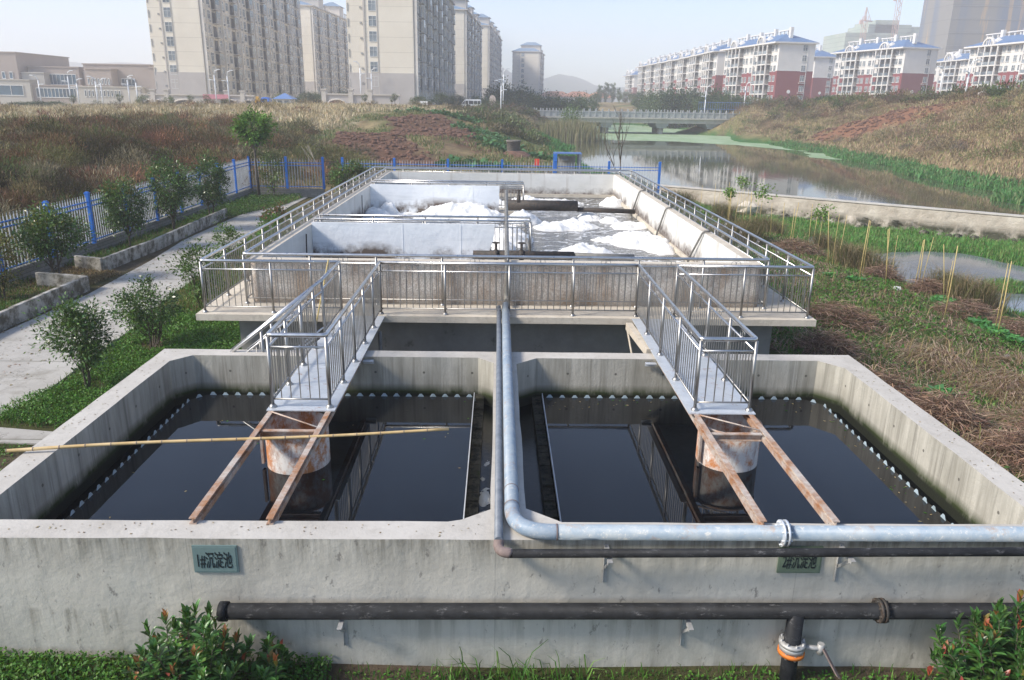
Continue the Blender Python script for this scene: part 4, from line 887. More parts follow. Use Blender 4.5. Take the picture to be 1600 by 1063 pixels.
def fence(pts, zb, name, lab, top=1.75, bayL=None, wall=None, first=0):
    t = thing('fence', lab, 'fence', (pts[0][0], pts[0][1], zb))
    for i in range(len(pts)-1):
        a, b = Vector((*pts[i], 0)), Vector((*pts[i+1], 0)); d = b-a; L = d.length; d.normalize()
        m = MB(); n = int(L/.155)
        for k in range(1, n):
            p = a+d*(L*k/n); m.bar((p.x, p.y, zb+.04), (p.x, p.y, zb+top-.10), .034, .022, up=(d.x, d.y, 0)); m.bar((p.x, p.y, zb+top-.10), (p.x, p.y, zb+top-.02), .012, .01, up=(d.x, d.y, 0))
        obj('picket_panel', m, 'picket_white', t)
        for z in (.12, top-.42, top-.26): m = MB(); m.bar((a.x, a.y, zb+z), (b.x, b.y, zb+z), .03, .045); obj('rail', m, 'fence_blue', t)
    for i, p in enumerate(pts):
        m = MB(); m.box(p[0]-.065, p[1]-.065, zb, p[0]+.065, p[1]+.065, zb+top+.03); m.box(p[0]-.08, p[1]-.08, zb+top+.03, p[0]+.08, p[1]+.08, zb+top+.055); m.box(p[0]-.05, p[1]-.05, zb+top+.055, p[0]+.05, p[1]+.05, zb+top+.09); obj('post', m, 'fence_blue', t)
    if wall:
        a, b = Vector((*pts[0], 0)), Vector((*pts[-1], 0)); m = MB(); m.bar((a.x, a.y, zb/2-.2), (b.x, b.y, zb/2-.2), .24, zb+.4); obj('base_wall', m, 'wall_brick', t)
    return t
LF = [(-14.6-.12*(25-y)/3 if y < 25 else -14.6, y) for y in (13.6, 16.5, 19.6, 22.5, 25.1, 27.7, 30.4, 33.1, 35.7, 38.2, 40.8, 43.4, 46)]
fence(LF, .48, 'fence', 'white picket fence with blue posts along the left bank', wall=True)
fence([(-14.6, 46), (-12.45, 46), (-10.3, 46)], .48, 'fence', 'short white picket fence with blue posts left of the rusty gate', wall=True)
fence([(-9.15, 46), (-6.12, 46), (-2.98, 46), (.2, 46), (3.33, 46), (6.5, 46), (9.5, 46)], .48, 'fence', 'white picket fence with blue posts behind the aeration tank', wall=True)
gt = thing('gate', 'rusty barred gate in the gap of the blue and white fence', 'gate', (-9.7, 46, 0))
m = MB()
for x in np.linspace(-10.15, -9.3, 9): m.bar((x, 46, .2), (x, 46, 2.05), .02, .02)
for z in (.25, 1.2, 2.05): m.bar((-10.2, 46, z), (-9.25, 46, z), .03, .03, up=(0, 1, 0))
obj('bars', m, 'dark_iron', gt)
def planter(x0, pts, lab):     # low concrete kerb wall of a raised bed with stains
    m = MB(); n = len(pts)
    for i, (a, b) in enumerate(zip(pts[:-1], pts[1:])):
        L = math.dist(a, b); k = max(1, int(L/1.1))
        for j in range(k):
            p = (a[0]+(b[0]-a[0])*j/k, a[1]+(b[1]-a[1])*j/k, .14+rg.normal()*.004); q = (a[0]+(b[0]-a[0])*(j+1)/k, a[1]+(b[1]-a[1])*(j+1)/k, p[2]); d = Vector(q)-Vector(p); e = d.normalized()*.006
            m.bar(Vector(p)+e, Vector(q)-e, .14, .62+rg.normal()*.012)
    o = obj('planter_wall', m, 'planter_concrete', label=lab, cat='kerb wall'); bevel(o, .012, 1)
planter(0, [(-14.0, 23.0), (-12.3, 22.6), (-12.32, 14)], 'stained low concrete kerb wall of the near planting bed')
planter(0, [(-14.2, 25.6), (-13.1, 25.2), (-12.95, 29), (-13.1, 33), (-13.2, 37.5)], 'long stained low kerb wall of the far planting bed')

# ------------------------------------------------------------------ plants
rng = np.random.default_rng(11)
GRN = [(.05, .105, .025), (.07, .14, .03), (.095, .175, .045), (.12, .21, .06), (.04, .08, .02)]
LAWN = [(.05, .16, .015), (.07, .20, .025), (.10, .24, .03), (.04, .11, .015), (.13, .25, .05)]
DRYG = [(.30, .24, .12), (.38, .31, .17), (.24, .18, .09), (.20, .14, .07)]
BROWN = [(.17, .11, .07), (.24, .165, .10), (.13, .085, .05), (.32, .24, .15)]
def scat(poly, n, rng):
    P = np.array(poly); lo, hi = P.min(0), P.max(0); out = np.empty((0, 2))
    while len(out) < n:
        q = rng.uniform(lo, hi, (n*2, 2)); q = q[inpoly(q[:, 0], q[:, 1], poly)]; out = np.concatenate([out, q])
    return out[:n]
def on_ground(q, dz=0): return np.stack([q[:, 0], q[:, 1], H(q[:, 0], q[:, 1])+dz], 1)
def lawn(name, poly, n, h, cols, wd=.006, lean=.5, mat='leaf', thin=.0, f=1.3, seed=1, **k):
    q = scat(poly, n, rng); d = fbm(q[:, 0], q[:, 1], f, seed); q = q[d > thin]; P = on_ground(q); hh = h*(.5+fbm(q[:, 0], q[:, 1], f*.8, seed+3))
    return bladecloud(name, P, hh, wd, lean, cols, rng, mat, **k)
def cover(name, poly, n, hgt, size, cols, thin=.3, seed=2, f=1.2, **k):    # leafy ground cover heaped in low mounds
    q = scat(poly, n, rng); d = fbm(q[:, 0], q[:, 1], f, seed); s = d > thin; q = q[s]; d = d[s]; P = on_ground(q); P[:, 2] += rng.uniform(0, 1, len(q))**.6*hgt*(.35+1.0*(d-thin))
    V, F = leaves(P, size, rng, 1.2, .6); return cloud(name, V, F, np.repeat(tints(cols, len(P), rng, .3), 4, 0), 'leaf', kind='stuff')
LW = [(-9.6, 12.75), (-8.95, 14.6), (-9.2, 18.3), (-9.65, 22.2), (-9.85, 26), (-10.4, 32), (-11, 38), (-6.1, 38), (-6.1, 14.6), (-5.85, 13.0), (-5.85, 12.2), (-7.6, 12.4)]
cover('ground_cover', [(-9.1, 12.8), (-8.7, 14.6), (-9.0, 18.3), (-9.3, 20), (-5.5, 20), (-5.3, 12.9), (-5.85, 12.8), (-5.85, 12.25), (-7.6, 12.45)], 60000, .30, .05, LAWN, .28, 3)
cover('ground_cover', [(-12, 7.5), (-12, 11.9), (-5.85, 11.7), (-5.85, 7.0)], 22000, .16, .05, LAWN, .25, 5)
lawn('grass', LW, 26000, .16, LAWN+DRYG[:1], .006, .6, thin=.2, kind='stuff')
lawn('grass', [(-9.2, 19), (-10.2, 30), (-10.9, 38), (-6, 38), (-6, 19)], 16000, .22, LAWN+DRYG, .009, .7, thin=.3, kind='stuff')
lawn('grass', [(-14.9, 16), (-12.5, 16), (-12.5, 22.5), (-14.9, 24)], 12000, .16, LAWN+DRYG[:2], .008, .7, thin=.25, kind='stuff')
lawn('grass', [(-15, 25.8), (-13.2, 25.6), (-13.3, 37), (-11.6, 42), (-11.4, 45.5), (-14.3, 45.5)], 20000, .24, LAWN+DRYG[:1]+BROWN[:1], .011, .7, thin=.2, kind='stuff')
cover('ground_cover', [(-14.5, 34), (-13.4, 34), (-11.8, 42), (-11.5, 45.5), (-14.5, 45.7)], 9000, .5, .09, LAWN[:2]+GRN, .35, 7)
lawn('dry_straw', [(-14.6, 20), (-12.6, 22.7), (-12.3, 25), (-13.5, 25.5), (-14.7, 28)], 9000, .14, DRYG+BROWN, .008, 1.6, 'dry', thin=.2, kind='stuff')
# strip at the foot of the front wall
cover('ground_cover', [(-6.2, 5.5), (-6.2, 6.72), (-1.7, 6.72), (-1.9, 5.5)], 17000, .20, .045, LAWN, .2, 9, 2.2)
cover('ground_cover', [(-1.9, 5.5), (-1.7, 6.66), (6.6, 6.66), (6.6, 5.5)], 8000, .10, .04, LAWN, .42, 4, 2.2)
lawn('grass', [(-6, 5.8), (-6, 6.7), (6.5, 6.7), (6.5, 5.8)], 3600, .14, LAWN, .006, .6, thin=.4, f=2.5, kind='stuff')
lawn('grass', [(-.6, 6.3), (-.6, 6.7), (1.0, 6.7), (1.0, 6.3)], 120, .45, LAWN, .008, .9, thin=.3, f=5, kind='stuff')

# right rough ground: matted straw, green tufts, brush heaps
RG = [(6.7, 7), (6.7, 36), (8.5, 48), (12, 56), (14.2, 54), (15, 40), (16.4, 27), (17, 18), (22, 14), (20, 7)]
def mat_straw(name, poly, n, cols, L=.5, seed=1, thin=.35, f=.9, heap=.0, wd=.006, **k):
    q = scat(poly, n, rng); d = fbm(q[:, 0], q[:, 1], f, seed); s = d > thin; q = q[s]; d = d[s]; P = on_ground(q, .01); P[:, 2] += rng.uniform(0, 1, len(q))*heap*np.clip(d-thin, 0, 1)*2
    n = len(q); a = fbm(q[:, 0], q[:, 1], .7, seed+8)*6+rng.normal(size=n)*.7; dx = np.stack([np.cos(a), np.sin(a), rng.uniform(-.05, .35, n)], 1); up = np.array([0, 0, 1.]); LL = (L*rng.uniform(.3, 1.2, n))[:, None]
    sx = np.cross(dx, up); sx /= np.linalg.norm(sx, axis=1)[:, None]; sx = sx*wd
    m1 = P+dx*LL*.5+up*LL*.12; t = P+dx*LL; t[:, 2] = P[:, 2]+rng.uniform(-.02, .12, n)*LL[:, 0]
    V = np.stack([P-sx, P+sx, m1+sx, m1-sx, t+sx*.3, t-sx*.3], 1).reshape(-1, 3); i = np.arange(n)*6
    F = np.concatenate([np.stack([i, i+1, i+2, i+3], 1), np.stack([i+3, i+2, i+4, i+5], 1)])
    return cloud(name, V, F, np.repeat(tints(cols, n, rng, .3), 6, 0), 'dry', kind='stuff', **k)
REDB = [(.32, .21, .15), (.40, .28, .21), (.22, .13, .09), (.48, .37, .27), (.15, .10, .07)]
mat_straw('dry_straw', RG, 60000, REDB, .45, 2, .30, .8, .05, .007)
mat_straw('dry_straw', [(7.5, 7), (7.2, 16), (12, 19), (17, 16), (17, 7)], 60000, REDB+DRYG, .7, 6, .45, .7, .35, .006)
cover('weeds', RG, 60000, .24, .10, LAWN+GRN[:3], .43, 12, .7)
lawn('grass', RG, 52000, .22, LAWN+GRN[:2], .010, .7, thin=.46, f=.6, seed=15, kind='stuff')
lawn('dry_grass', RG, 5000, .45, DRYG+[(.2, .22, .07)], .009, .8, 'dry', thin=.5, f=.5, seed=25, kind='stuff')
# green wet ground between dam and pond
GP = [(15.6, 30), (17, 44), (14, 56), (24, 50), (33, 42), (34, 36), (29, 38.6), (25.5, 42), (19, 47), (17.4, 40), (17, 33)]
q = scat([(15, 26), (12.5, 58), (36, 40), (36, 26)], 90000, rng); z = H(q[:, 0], q[:, 1]); s = (z > -2.03) & (z < -.95); q = q[s]
bladecloud('marsh_grass', on_ground(q), .34*(.5+fbm(q[:, 0], q[:, 1], .9, 3)), .016, .7, [(.08, .26, .04), (.11, .32, .06), (.06, .19, .03), (.18, .30, .08), (.20, .22, .08)], rng, 'leaf', kind='stuff')
q = scat([(36, 40), (34, 52), (39, 75), (42, 100), (44, 128), (49, 128), (47, 100), (45, 78), (42, 55), (42, 40)], 26000, rng); z = H(q[:, 0], q[:, 1]); s = (z > LAKE-.02) & (z < LAKE+.75); q = q[s]
bladecloud('marsh_grass', on_ground(q), .45, .05, .6, [(.08, .22, .06), (.10, .26, .08), (.06, .16, .05), (.16, .22, .09)], rng, 'leaf', kind='stuff')
q = scat([(6, 60), (6, 145), (10.5, 145), (12, 60)], 9000, rng); z = H(q[:, 0], q[:, 1]); s = (z > LAKE-.02) & (z < LAKE+1.1); q = q[s]
bladecloud('marsh_grass', on_ground(q), .5, .05, .6, [(.04, .20, .04), (.06, .22, .05), (.08, .16, .04)], rng, 'leaf', kind='stuff')
# hillside scrub as a mass of twigs and leaves, in clumps of their own colour
def scrub(name, centres, rad, hgt, per, size, pal, seed, mat='dry', tw=.35, aspect=.3):
    r = np.random.default_rng(seed); n = len(centres); Pz = H(centres[:, 0], centres[:, 1]); k = np.repeat(np.arange(n), per)
    R = rad*r.uniform(.5, 1.5, n); Hh = hgt*r.uniform(.4, 1.5, n)
    d = r.normal(size=(len(k), 3)); d /= np.linalg.norm(d, axis=1)[:, None]; d[:, 2] = np.abs(d[:, 2]); rad_ = r.uniform(.35, 1.05, len(k))**.6
    P = np.stack([centres[k, 0]+d[:, 0]*R[k]*rad_, centres[k, 1]+d[:, 1]*R[k]*rad_, Pz[k]+d[:, 2]*Hh[k]*rad_-.05], 1)
    D = d+r.normal(size=d.shape)*.5+np.array([0, 0, .6]); V, F = leaves(P, size, r, .6, aspect, D)
    pal = np.array(pal); c = pal[r.integers(0, len(pal), n)][k]*(1+r.uniform(-.22, .22, (len(k), 1)))*r.uniform(.5, 1.4, n)[k][:, None]; c = np.clip(c, 0, 1)
    return cloud(name, V, F, np.repeat(c, 4, 0), mat, kind='stuff')
SC1 = [(.15, .09, .065), (.22, .12, .08), (.09, .065, .045), (.26, .13, .08), (.08, .06, .045), (.17, .16, .07), (.27, .21, .11), (.10, .13, .05), (.20, .09, .07), (.13, .11, .08), (.30, .25, .16)]
c1 = scat([(-16.6, 16), (-16.2, 47), (-19, 53), (-27, 62), (-34, 62), (-37, 45), (-36, 28), (-30, 16)], 420, rng)
scrub('scrub', c1, 1.5, .95, 850, .28, SC1, 1, aspect=.10)
scrub('scrub', c1[:90]+.7, .7, 1.0, 260, .16, [(.09, .13, .035), (.22, .18, .07), (.12, .15, .05)], 2, 'leaf')
q = scat([(-16.4, 14), (-16.2, 47), (-22, 56), (-46, 60), (-42, 34), (-28, 14)], 30000, rng)
bladecloud('dry_grass', on_ground(q), .6, .018, .8, BROWN+DRYG[:2]+[(.12, .12, .05)], rng, 'dry', kind='stuff')
c2 = scat([(-16, 47.5), (-9.5, 50), (-10, 58), (-17, 66), (-19, 80), (-30, 76), (-34, 60), (-20, 50)], 190, rng); scrub('scrub', c2, 1.5, .95, 600, .32, SC1+[(.16, .17, .08), (.20, .17, .11)]*3, 3, aspect=.10)
q = scat([(-100, 50), (-60, 40), (-38, 26), (-34, 60), (-18, 82), (-18, 108), (-4, 118), (2, 150), (-90, 165), (-130, 90)], 90000, rng)
bladecloud('dry_grass', on_ground(q), .7, .05, .7, [(.52, .43, .28), (.56, .48, .33), (.44, .35, .22), (.34, .27, .16)], rng, 'dry', kind='stuff')
c3 = scat([(-70, 70), (-22, 78), (-20, 120), (0, 130), (4, 158), (-80, 158)], 130, rng); scrub('scrub', c3, 1.4, .8, 240, .45, SC1+[(.42, .33, .2)]*8, 4, aspect=.12)
c4 = scat([(-1, 96), (5, 100), (5, 148), (-6, 150), (-8, 120)], 90, rng); scrub('scrub', c4, 1.6, 1.0, 120, .5, [(.08, .12, .04), (.12, .15, .06), (.14, .11, .07), (.10, .08, .05)], 5, 'leaf')
q = scat([(-18, 48), (8, 48), (7.5, 100), (5, 140), (-5, 118), (-3, 100), (-16, 112), (-20, 80)], 30000, rng); d = fbm(q[:, 0], q[:, 1], .3, 4); q = q[(d > .42) & ~inpoly(q[:, 0], q[:, 1], SOIL1) & ~inpoly(q[:, 0], q[:, 1], SOIL2)]
bladecloud('grass', on_ground(q), .4, .04, .8, [(.13, .17, .06), (.20, .19, .08), (.09, .14, .04), (.28, .23, .12)], rng, 'leaf', kind='stuff')
# right bank
q = scat([(40, 44), (42, 70), (45, 100), (46, 135), (46, 172), (66, 168), (66, 118), (62, 85), (56, 44)], 70000, rng); z = H(q[:, 0], q[:, 1]); q = q[(z > LAKE+.45) & ~inpoly(q[:, 0], q[:, 1], SOIL3)]
bladecloud('dry_grass', on_ground(q), .55, .04, .8, [(.36, .28, .17), (.44, .35, .22), (.26, .19, .13), (.20, .23, .09), (.30, .22, .16)], rng, 'dry', kind='stuff')
c5 = scat([(42, 44), (44, 70), (47, 100), (48, 135), (48, 168), (68, 168), (66, 118), (62, 85), (58, 44)], 420, rng); z = H(c5[:, 0], c5[:, 1]); c5 = c5[(z > LAKE+.8) & ~inpoly(c5[:, 0], c5[:, 1], SOIL3)]
scrub('scrub', c5, 1.35, 1.1, 340, .32, [(.10, .15, .05), (.18, .15, .13), (.16, .09, .07), (.20, .13, .09), (.26, .17, .12), (.14, .10, .07), (.32, .26, .14), (.14, .18, .06), (.36, .28, .17)], 6, aspect=.12)
c6 = scat([(52, 150), (60, 120), (64, 92), (70, 92), (70, 130), (62, 168), (52, 168)], 110, rng); scrub('scrub', c6, 1.6, 1.4, 120, .45, [(.10, .08, .05), (.08, .12, .04), (.14, .10, .06), (.12, .14, .06)], 7)
c7 = np.array([(10.6, 33.5), (11.5, 35), (14.9, 31.2), (15.4, 30.2), (15.2, 31.8), (15.9, 33.5), (16.2, 26.6), (16.4, 25.2), (15.9, 24.4), (13, 44), (14.2, 40), (15, 41.5), (12, 50), (15.7, 36)], float)
bl7 = []
for cx_, cy_ in c7:
    k = 900; a = rng.normal(size=(k, 2))*.38; bl7.append(np.stack([cx_+a[:, 0], cy_+a[:, 1]], 1))
bladecloud('reed_tuft', on_ground(np.concatenate(bl7)), 1.25, .008, .9, [(.14, .12, .06), (.2, .15, .09), (.10, .12, .04), (.26, .2, .12)], rng, 'dry', kind='stuff')
# brushwood heaps
c8 = np.array([(10.2, 11.2), (9.4, 12.0), (8.6, 13.4), (7.9, 14.5), (11.3, 13.6), (10.6, 9.6), (9.1, 10.2), (12.4, 11.8), (13.4, 9.8), (8.0, 17.5), (14.5, 28), (14.9, 25.6), (14.6, 22.6), (15.4, 21), (13.2, 33), (9.6, 20.5), (7.6, 25), (8.2, 30)], float)
parts = []
for cx_, cy_ in c8:
    k = 2600; R = rng.uniform(.5, .85); a = rng.uniform(0, 2*pi, k); rr2 = R*np.sqrt(rng.uniform(0, 1, k)); x = cx_+rr2*np.cos(a)*1.4; y = cy_+rr2*np.sin(a); z = H(x, y)+np.clip(1-(rr2/R)**2, 0, 1)*.62*rng.uniform(.45, 1, k)
    P = np.stack([x, y, z], 1); t = rng.uniform(0, 2*pi, k); D = np.stack([np.cos(t), np.sin(t), rng.normal(size=k)*.25], 1); V, F = leaves(P, .38, rng, 1, .035, D); parts.append((V, F, np.repeat(tints(REDB[:3]+[(.10, .06, .045)], k, rng, .3), 4, 0)))
V, F, T = merge(parts); cloud('brushwood', V, F, T, 'dry', kind='stuff')
m = MB()
for i in range(16): a = rng.uniform(-.5, .5)+2.6; x, y = 7.9+rng.normal()*.22, 8.9+rng.normal()*.25; L = rng.uniform(.8, 1.6); m.tube([(x, y, Hs(x, y)+.06+i*.008), (x+L*math.cos(a), y+L*math.sin(a), Hs(x, y)+.12+i*.006)], .010, 5)
obj('cut_canes', m, 'bamboo_dry', kind='stuff')
# cabbage row
parts = []
for i in range(150):
    t = i/150; x = 14.75-.5*t+rng.normal()*.22; y = 24.4-4.9*t-1.5*max(0, t-.6)+rng.normal()*.16; k = 16
    if i > 130: x, y = [(8.6, 14.9), (9.5, 15.2), (8.9, 14.5), (12, 27), (12.6, 26.2)][i % 5]; x += rng.normal()*.15; y += rng.normal()*.1
    P = np.tile([x, y, Hs(x, y)+.04], (k, 1)); a = rng.uniform(0, 2*pi, k); D = np.stack([np.cos(a), np.sin(a), rng.uniform(.2, 1, k)], 1); V, F = leaves(P, .24, rng, 1, .75, D); parts.append((V, F, np.repeat(tints([(.07, .25, .05), (.10, .30, .08), (.06, .18, .05)], k, rng, .2), 4, 0)))
V, F, T = merge(parts); cloud('cabbage_row', V, F, T, 'glossy_leaf', kind='stuff')
parts = []
for (pts_, n_) in (([(-5.2, 96), (-1, 92), (1.5, 84)], 60), ([(-2, 84), (1, 80), (-1, 79)], 60), ([(-3.5, 62), (0, 60)], 50), ([(2, 78), (5, 76)], 30), ([(-9, 108), (-2, 104)], 40), ([(-13, 110), (-5, 112)], 40)):
    for i in range(n_):
        t = rng.uniform(0, len(pts_)-1.001); a_, b_2 = pts_[int(t)], pts_[int(t)+1]; f_ = t-int(t); x = a_[0]+(b_2[0]-a_[0])*f_+rng.normal()*.8; y = a_[1]+(b_2[1]-a_[1])*f_+rng.normal()*.7; k = 22
        P = np.tile([x, y, Hs(x, y)+.05], (k, 1))+rng.normal(size=(k, 3))*.2; a = rng.uniform(0, 2*pi, k); D = np.stack([np.cos(a), np.sin(a), rng.uniform(.2, 1, k)], 1); V, F = leaves(P, .45, rng, 1, .7, D); parts.append((V, F, np.repeat(tints([(.06, .17, .06), (.09, .20, .08), (.05, .13, .05)], k, rng, .2), 4, 0)))
V, F, T = merge(parts); cloud('vegetable_row', V, F, T, 'leaf', kind='stuff')
# clods on the dug soil
m = MB()
for P_, n_ in ((SOIL1, 420), (SOIL2, 360), (SOIL3, 380)):
    for x, y in scat(P_, n_, rng): stone(m, (x, y, Hs(x, y)+.03), rng.uniform(.08, .26), rg)
plain('soil', (.14, .075, .05), .95, vary=.4, scale=2); obj('soil_clods', m, 'soil', kind='stuff', org=(0, 90, 2))

# ------------------------------------------------------------------ trees and shrubs
def tree(name, lab, cat, loc, h, crown, nleaf, size, cols, trunk_h=None, stems=1, lean=.1, mat='leaf', group=None, seed=0, bark='bark', clump=.33, thick=.03, zc=None, nc=None, aspect=.42, young=None):
    r = np.random.default_rng(seed+100); z0 = Hs(loc[0], loc[1]); t = thing(name, lab, cat, (loc[0], loc[1], z0), group)
    rx, ry, rz = crown; zc = zc if zc is not None else h-rz; nc = nc or int(26+nleaf/180)
    u3 = r.normal(size=(nc, 3)); u3 /= np.linalg.norm(u3, axis=1)[:, None]; u3 *= (r.uniform(.25, 1, nc)**.5)[:, None]*r.uniform(.75, 1.1, nc)[:, None]
    CC = np.stack([loc[0]+u3[:, 0]*rx, loc[1]+u3[:, 1]*ry, z0+zc+u3[:, 2]*rz], 1); CC[:, 2] = np.maximum(CC[:, 2], z0+(trunk_h or 0)*.9)
    k = r.integers(0, nc, nleaf); cs = clump*min(rx, rz)*r.uniform(.6, 1.3, nc)
    P = CC[k]+r.normal(size=(nleaf, 3))*cs[k][:, None]*.62; out = P-np.array([loc[0], loc[1], z0+zc]); D = out/(np.linalg.norm(out, axis=1)[:, None]+.01)+r.normal(size=P.shape)*.8
    V, F = leaves(P, size, r, .8, aspect, D); ct = tints(cols, nleaf, r, .3)*(np.array([.75, 1.25])[(r.random(nc) > .5).astype(int)][k][:, None])
    if young is not None: ym = (out[:, 2] > rz*.35) & (r.random(nleaf) < .28); ct[ym] = tints(young, int(ym.sum()), r, .2)
    cloud('crown', V, F, np.repeat(ct, 4, 0), mat, t)
    m = MB(); th = trunk_h or h*.3; base = Vector((loc[0], loc[1], z0-.1))
    for s in range(stems):
        a = r.uniform(0, 6.28); off = Vector((math.cos(a), math.sin(a), 0))*(lean*th*(1.2 if stems > 1 else .5)); top = base+off+Vector((0, 0, th+.1)); mid = (base+top)/2+off*.15
        m.tube([base+off*.05, mid, top, Vector((top.x+off.x*.3, top.y+off.y*.3, z0+zc+rz*.3))], [thick*1.2, thick, thick*.8, thick*.3], 8)
        for b in range(max(4, 14//stems)):
            e = Vector(CC[r.integers(0, nc)]); s0 = base.lerp(top, r.uniform(.75, 1.0)); md = s0.lerp(e, .5)+Vector((0, 0, -.05*h)); m.tube([s0, md, e], [thick*.5, thick*.35, thick*.12], 5)
    obj('trunk', m, bark, t); return t
yg = [(.35, .05, .02), (.30, .10, .03), (.28, .20, .05)]
B = 'shrubs planted along the path'
tree('shrub', 'round dark green shrub in the near bed closest to the blue posts on the left', 'shrub', (-13.7, 23.6), 2.25, (.85, .85, .75), 5200, .12, GRN, .55, 3, .35, 'glossy_leaf', B, 1, thick=.035, young=[(.16, .16, .04)], clump=.42)
tree('shrub', 'dark oval shrub at the start of the far planting bed', 'shrub', (-13.95, 29.0), 2.75, (.72, .72, 1.05), 5200, .12, GRN, .6, 1, .1, 'glossy_leaf', B, 2, thick=.035, young=[(.2, .14, .05)], clump=.42)
tree('shrub', 'wide leafy shrub in the middle of the far planting bed', 'shrub', (-14.0, 33.2), 3.0, (.95, .95, 1.1), 5600, .13, GRN+[(.10, .15, .05)], .7, 2, .2, 'glossy_leaf', B, 3, thick=.035)
tree('shrub', 'dark dense shrub farthest along the planting bed', 'shrub', (-13.5, 36.4), 2.9, (.8, .8, 1.05), 5000, .13, GRN[:2]+GRN[4:], .75, 2, .15, 'glossy_leaf', B, 4, thick=.035)
tree('shrub', 'thin yellowish shrub cut by the left picture edge', 'shrub', (-14.0, 21.3), 1.9, (.6, .6, .8), 1500, .12, [(.12, .15, .04), (.2, .16, .06)], .6, 2, .2, 'leaf', B, 5)
tree('shrub', 'shrub with forked stems on the grass nearest to basin one', 'shrub', (-8.15, 14.4), 1.8, (.50, .50, .64), 4800, .085, GRN+[(.09, .14, .05)], .5, 3, .2, 'glossy_leaf', B, 6, thick=.02, clump=.42, zc=1.15)
tree('shrub', 'open spreading shrub on the grass, second from basin one', 'shrub', (-8.05, 17.1), 1.55, (.72, .72, .5), 3600, .085, GRN+[(.10, .16, .05)], .35, 5, .6, 'glossy_leaf', B, 7, thick=.018)
tree('shrub', 'slender shrub on the grass beside the deck corner', 'shrub', (-8.2, 20.8), 1.85, (.6, .6, .8), 2200, .10, GRN+[(.12, .2, .05)], .4, 4, .4, 'leaf', B, 8, thick=.018)
tree('shrub', 'small pale shrub between the path and the railing', 'shrub', (-9.4, 26.6), 1.4, (.55, .55, .6), 1300, .10, [(.08, .16, .03), (.12, .2, .05)], .3, 4, .4, 'leaf', B, 9, thick=.014)
tree('shrub', 'reddish low shrub between the path and the far railing', 'shrub', (-9.7, 33.5), 1.2, (.6, .6, .5), 1200, .12, [(.2, .08, .05), (.08, .14, .04)], .2, 4, .4, 'leaf', B, 10, thick=.014)
tree('shrub', 'low green shrub by the middle of the left railing', 'shrub', (-8.9, 30), 1.2, (.5, .5, .5), 1000, .11, LAWN, .2, 4, .4, 'leaf', B, 12, thick=.014)
tree('shrub', 'broad dark bush in the corner behind the rusty gate opening', 'shrub', (-8.4, 44.6), 2.1, (1.25, .8, .8), 4200, .16, GRN+[(.12, .09, .04)], .3, 4, .4, 'leaf', B, 13)
tree('tree', 'slim tree with a bright green top beside the fence corner', 'tree', (-13.7, 44.6), 5.0, (1.0, 1.0, .85), 2600, .2, [(.10, .22, .03), (.14, .28, .05), (.08, .16, .03)], 3.2, 1, .05, 'leaf', None, 14, thick=.07, zc=4.0)
tree('tree', 'thin leafy sapling under the slim tree at the fence', 'tree', (-13.0, 45.0), 2.9, (.7, .7, 1.2), 900, .16, [(.12, .18, .05), (.16, .2, .07)], .4, 2, .2, 'leaf', None, 15, thick=.02)
PH = [(.05, .13, .03), (.075, .18, .045), (.11, .24, .06), (.04, .09, .02)]
def photinia(lab, cx, cy, w_, h_, nst, seed, zb, reds=5):
    r = np.random.default_rng(seed); t = thing('photinia_shrub', lab, 'shrub', (cx, cy, zb)); m = MB(); Ps = []; Ds = []; Ts = []
    for s in range(nst):
        a = r.uniform(0, 2*pi); q = math.sqrt(r.uniform(0, 1)); hx, hy = cx+w_*q*math.cos(a), cy+.42*q*math.sin(a); hh = h_*(1-.45*q*q)*r.uniform(.6, 1.12); b0 = Vector((cx+(hx-cx)*.25, cy+(hy-cy)*.25, zb)); tp = Vector((hx, hy, zb+hh)); md = b0.lerp(tp, .5)+Vector((r.normal()*.05, r.normal()*.04, .04)); m.tube([b0, md, tp], [.009, .006, .003], 5)
        n = int(12+hh*26)
        for i in range(n):
            f = 1-(i/n)**1.3*.75; p = b0*(1-f)**2+md*2*f*(1-f)+tp*f*f; ang = i*2.4+s; el = .35+1.1*max(0, f-.85)/.15; Ds.append((math.cos(ang)*math.cos(el), math.sin(ang)*math.cos(el), math.sin(el))); Ps.append(p)
            ty = (f > .95 and s % reds == 0) or r.random() < .015; c = ((.34, .07, .045), (.30, .13, .05), (.24, .17, .05))[r.integers(0, 3)] if ty else PH[r.integers(0, 4)]; Ts.append([x*(1+r.uniform(-.2, .2)) for x in c])
    Ps = np.array(Ps); Ds = np.array(Ds); n = len(Ps); side = np.cross(Ds, [0, 0, 1.]); side /= np.linalg.norm(side, axis=1)[:, None]+1e-6; nr = np.cross(side, Ds); L = r.uniform(.075, .15, n)[:, None]; W = L*.165
    rows = [(0, .15, 0), (.3, .85, .03), (.6, 1, .02), (.85, .6, -.04), (1, .04, -.1)]; V = []
    for f, wv_, dz in rows: c = Ps+Ds*L*(f+.08)+nr*L*dz; V += [c+side*W*wv_+nr*W*.35*wv_, c, c-side*W*wv_+nr*W*.35*wv_]
    V = np.stack(V, 1).reshape(-1, 3); F = []
    for i in range(4):
        for j in range(2): F.append([i*3+j, i*3+j+1, (i+1)*3+j+1, (i+1)*3+j])
    F = (np.arange(n)[:, None, None]*15+np.array(F)[None]).reshape(-1, 4)
    o = cloud('foliage', V, F, np.repeat(np.array(Ts), 15, 0), 'glossy_leaf', t); o.data.polygons.foreach_set('use_smooth', np.ones(len(F), bool)); obj('stems', m, 'bark', t)
photinia('leafy shrub at the foot of the front wall below the number one sign', -2.92, 6.2, .62, .98, 70, 1, -.12, 6)
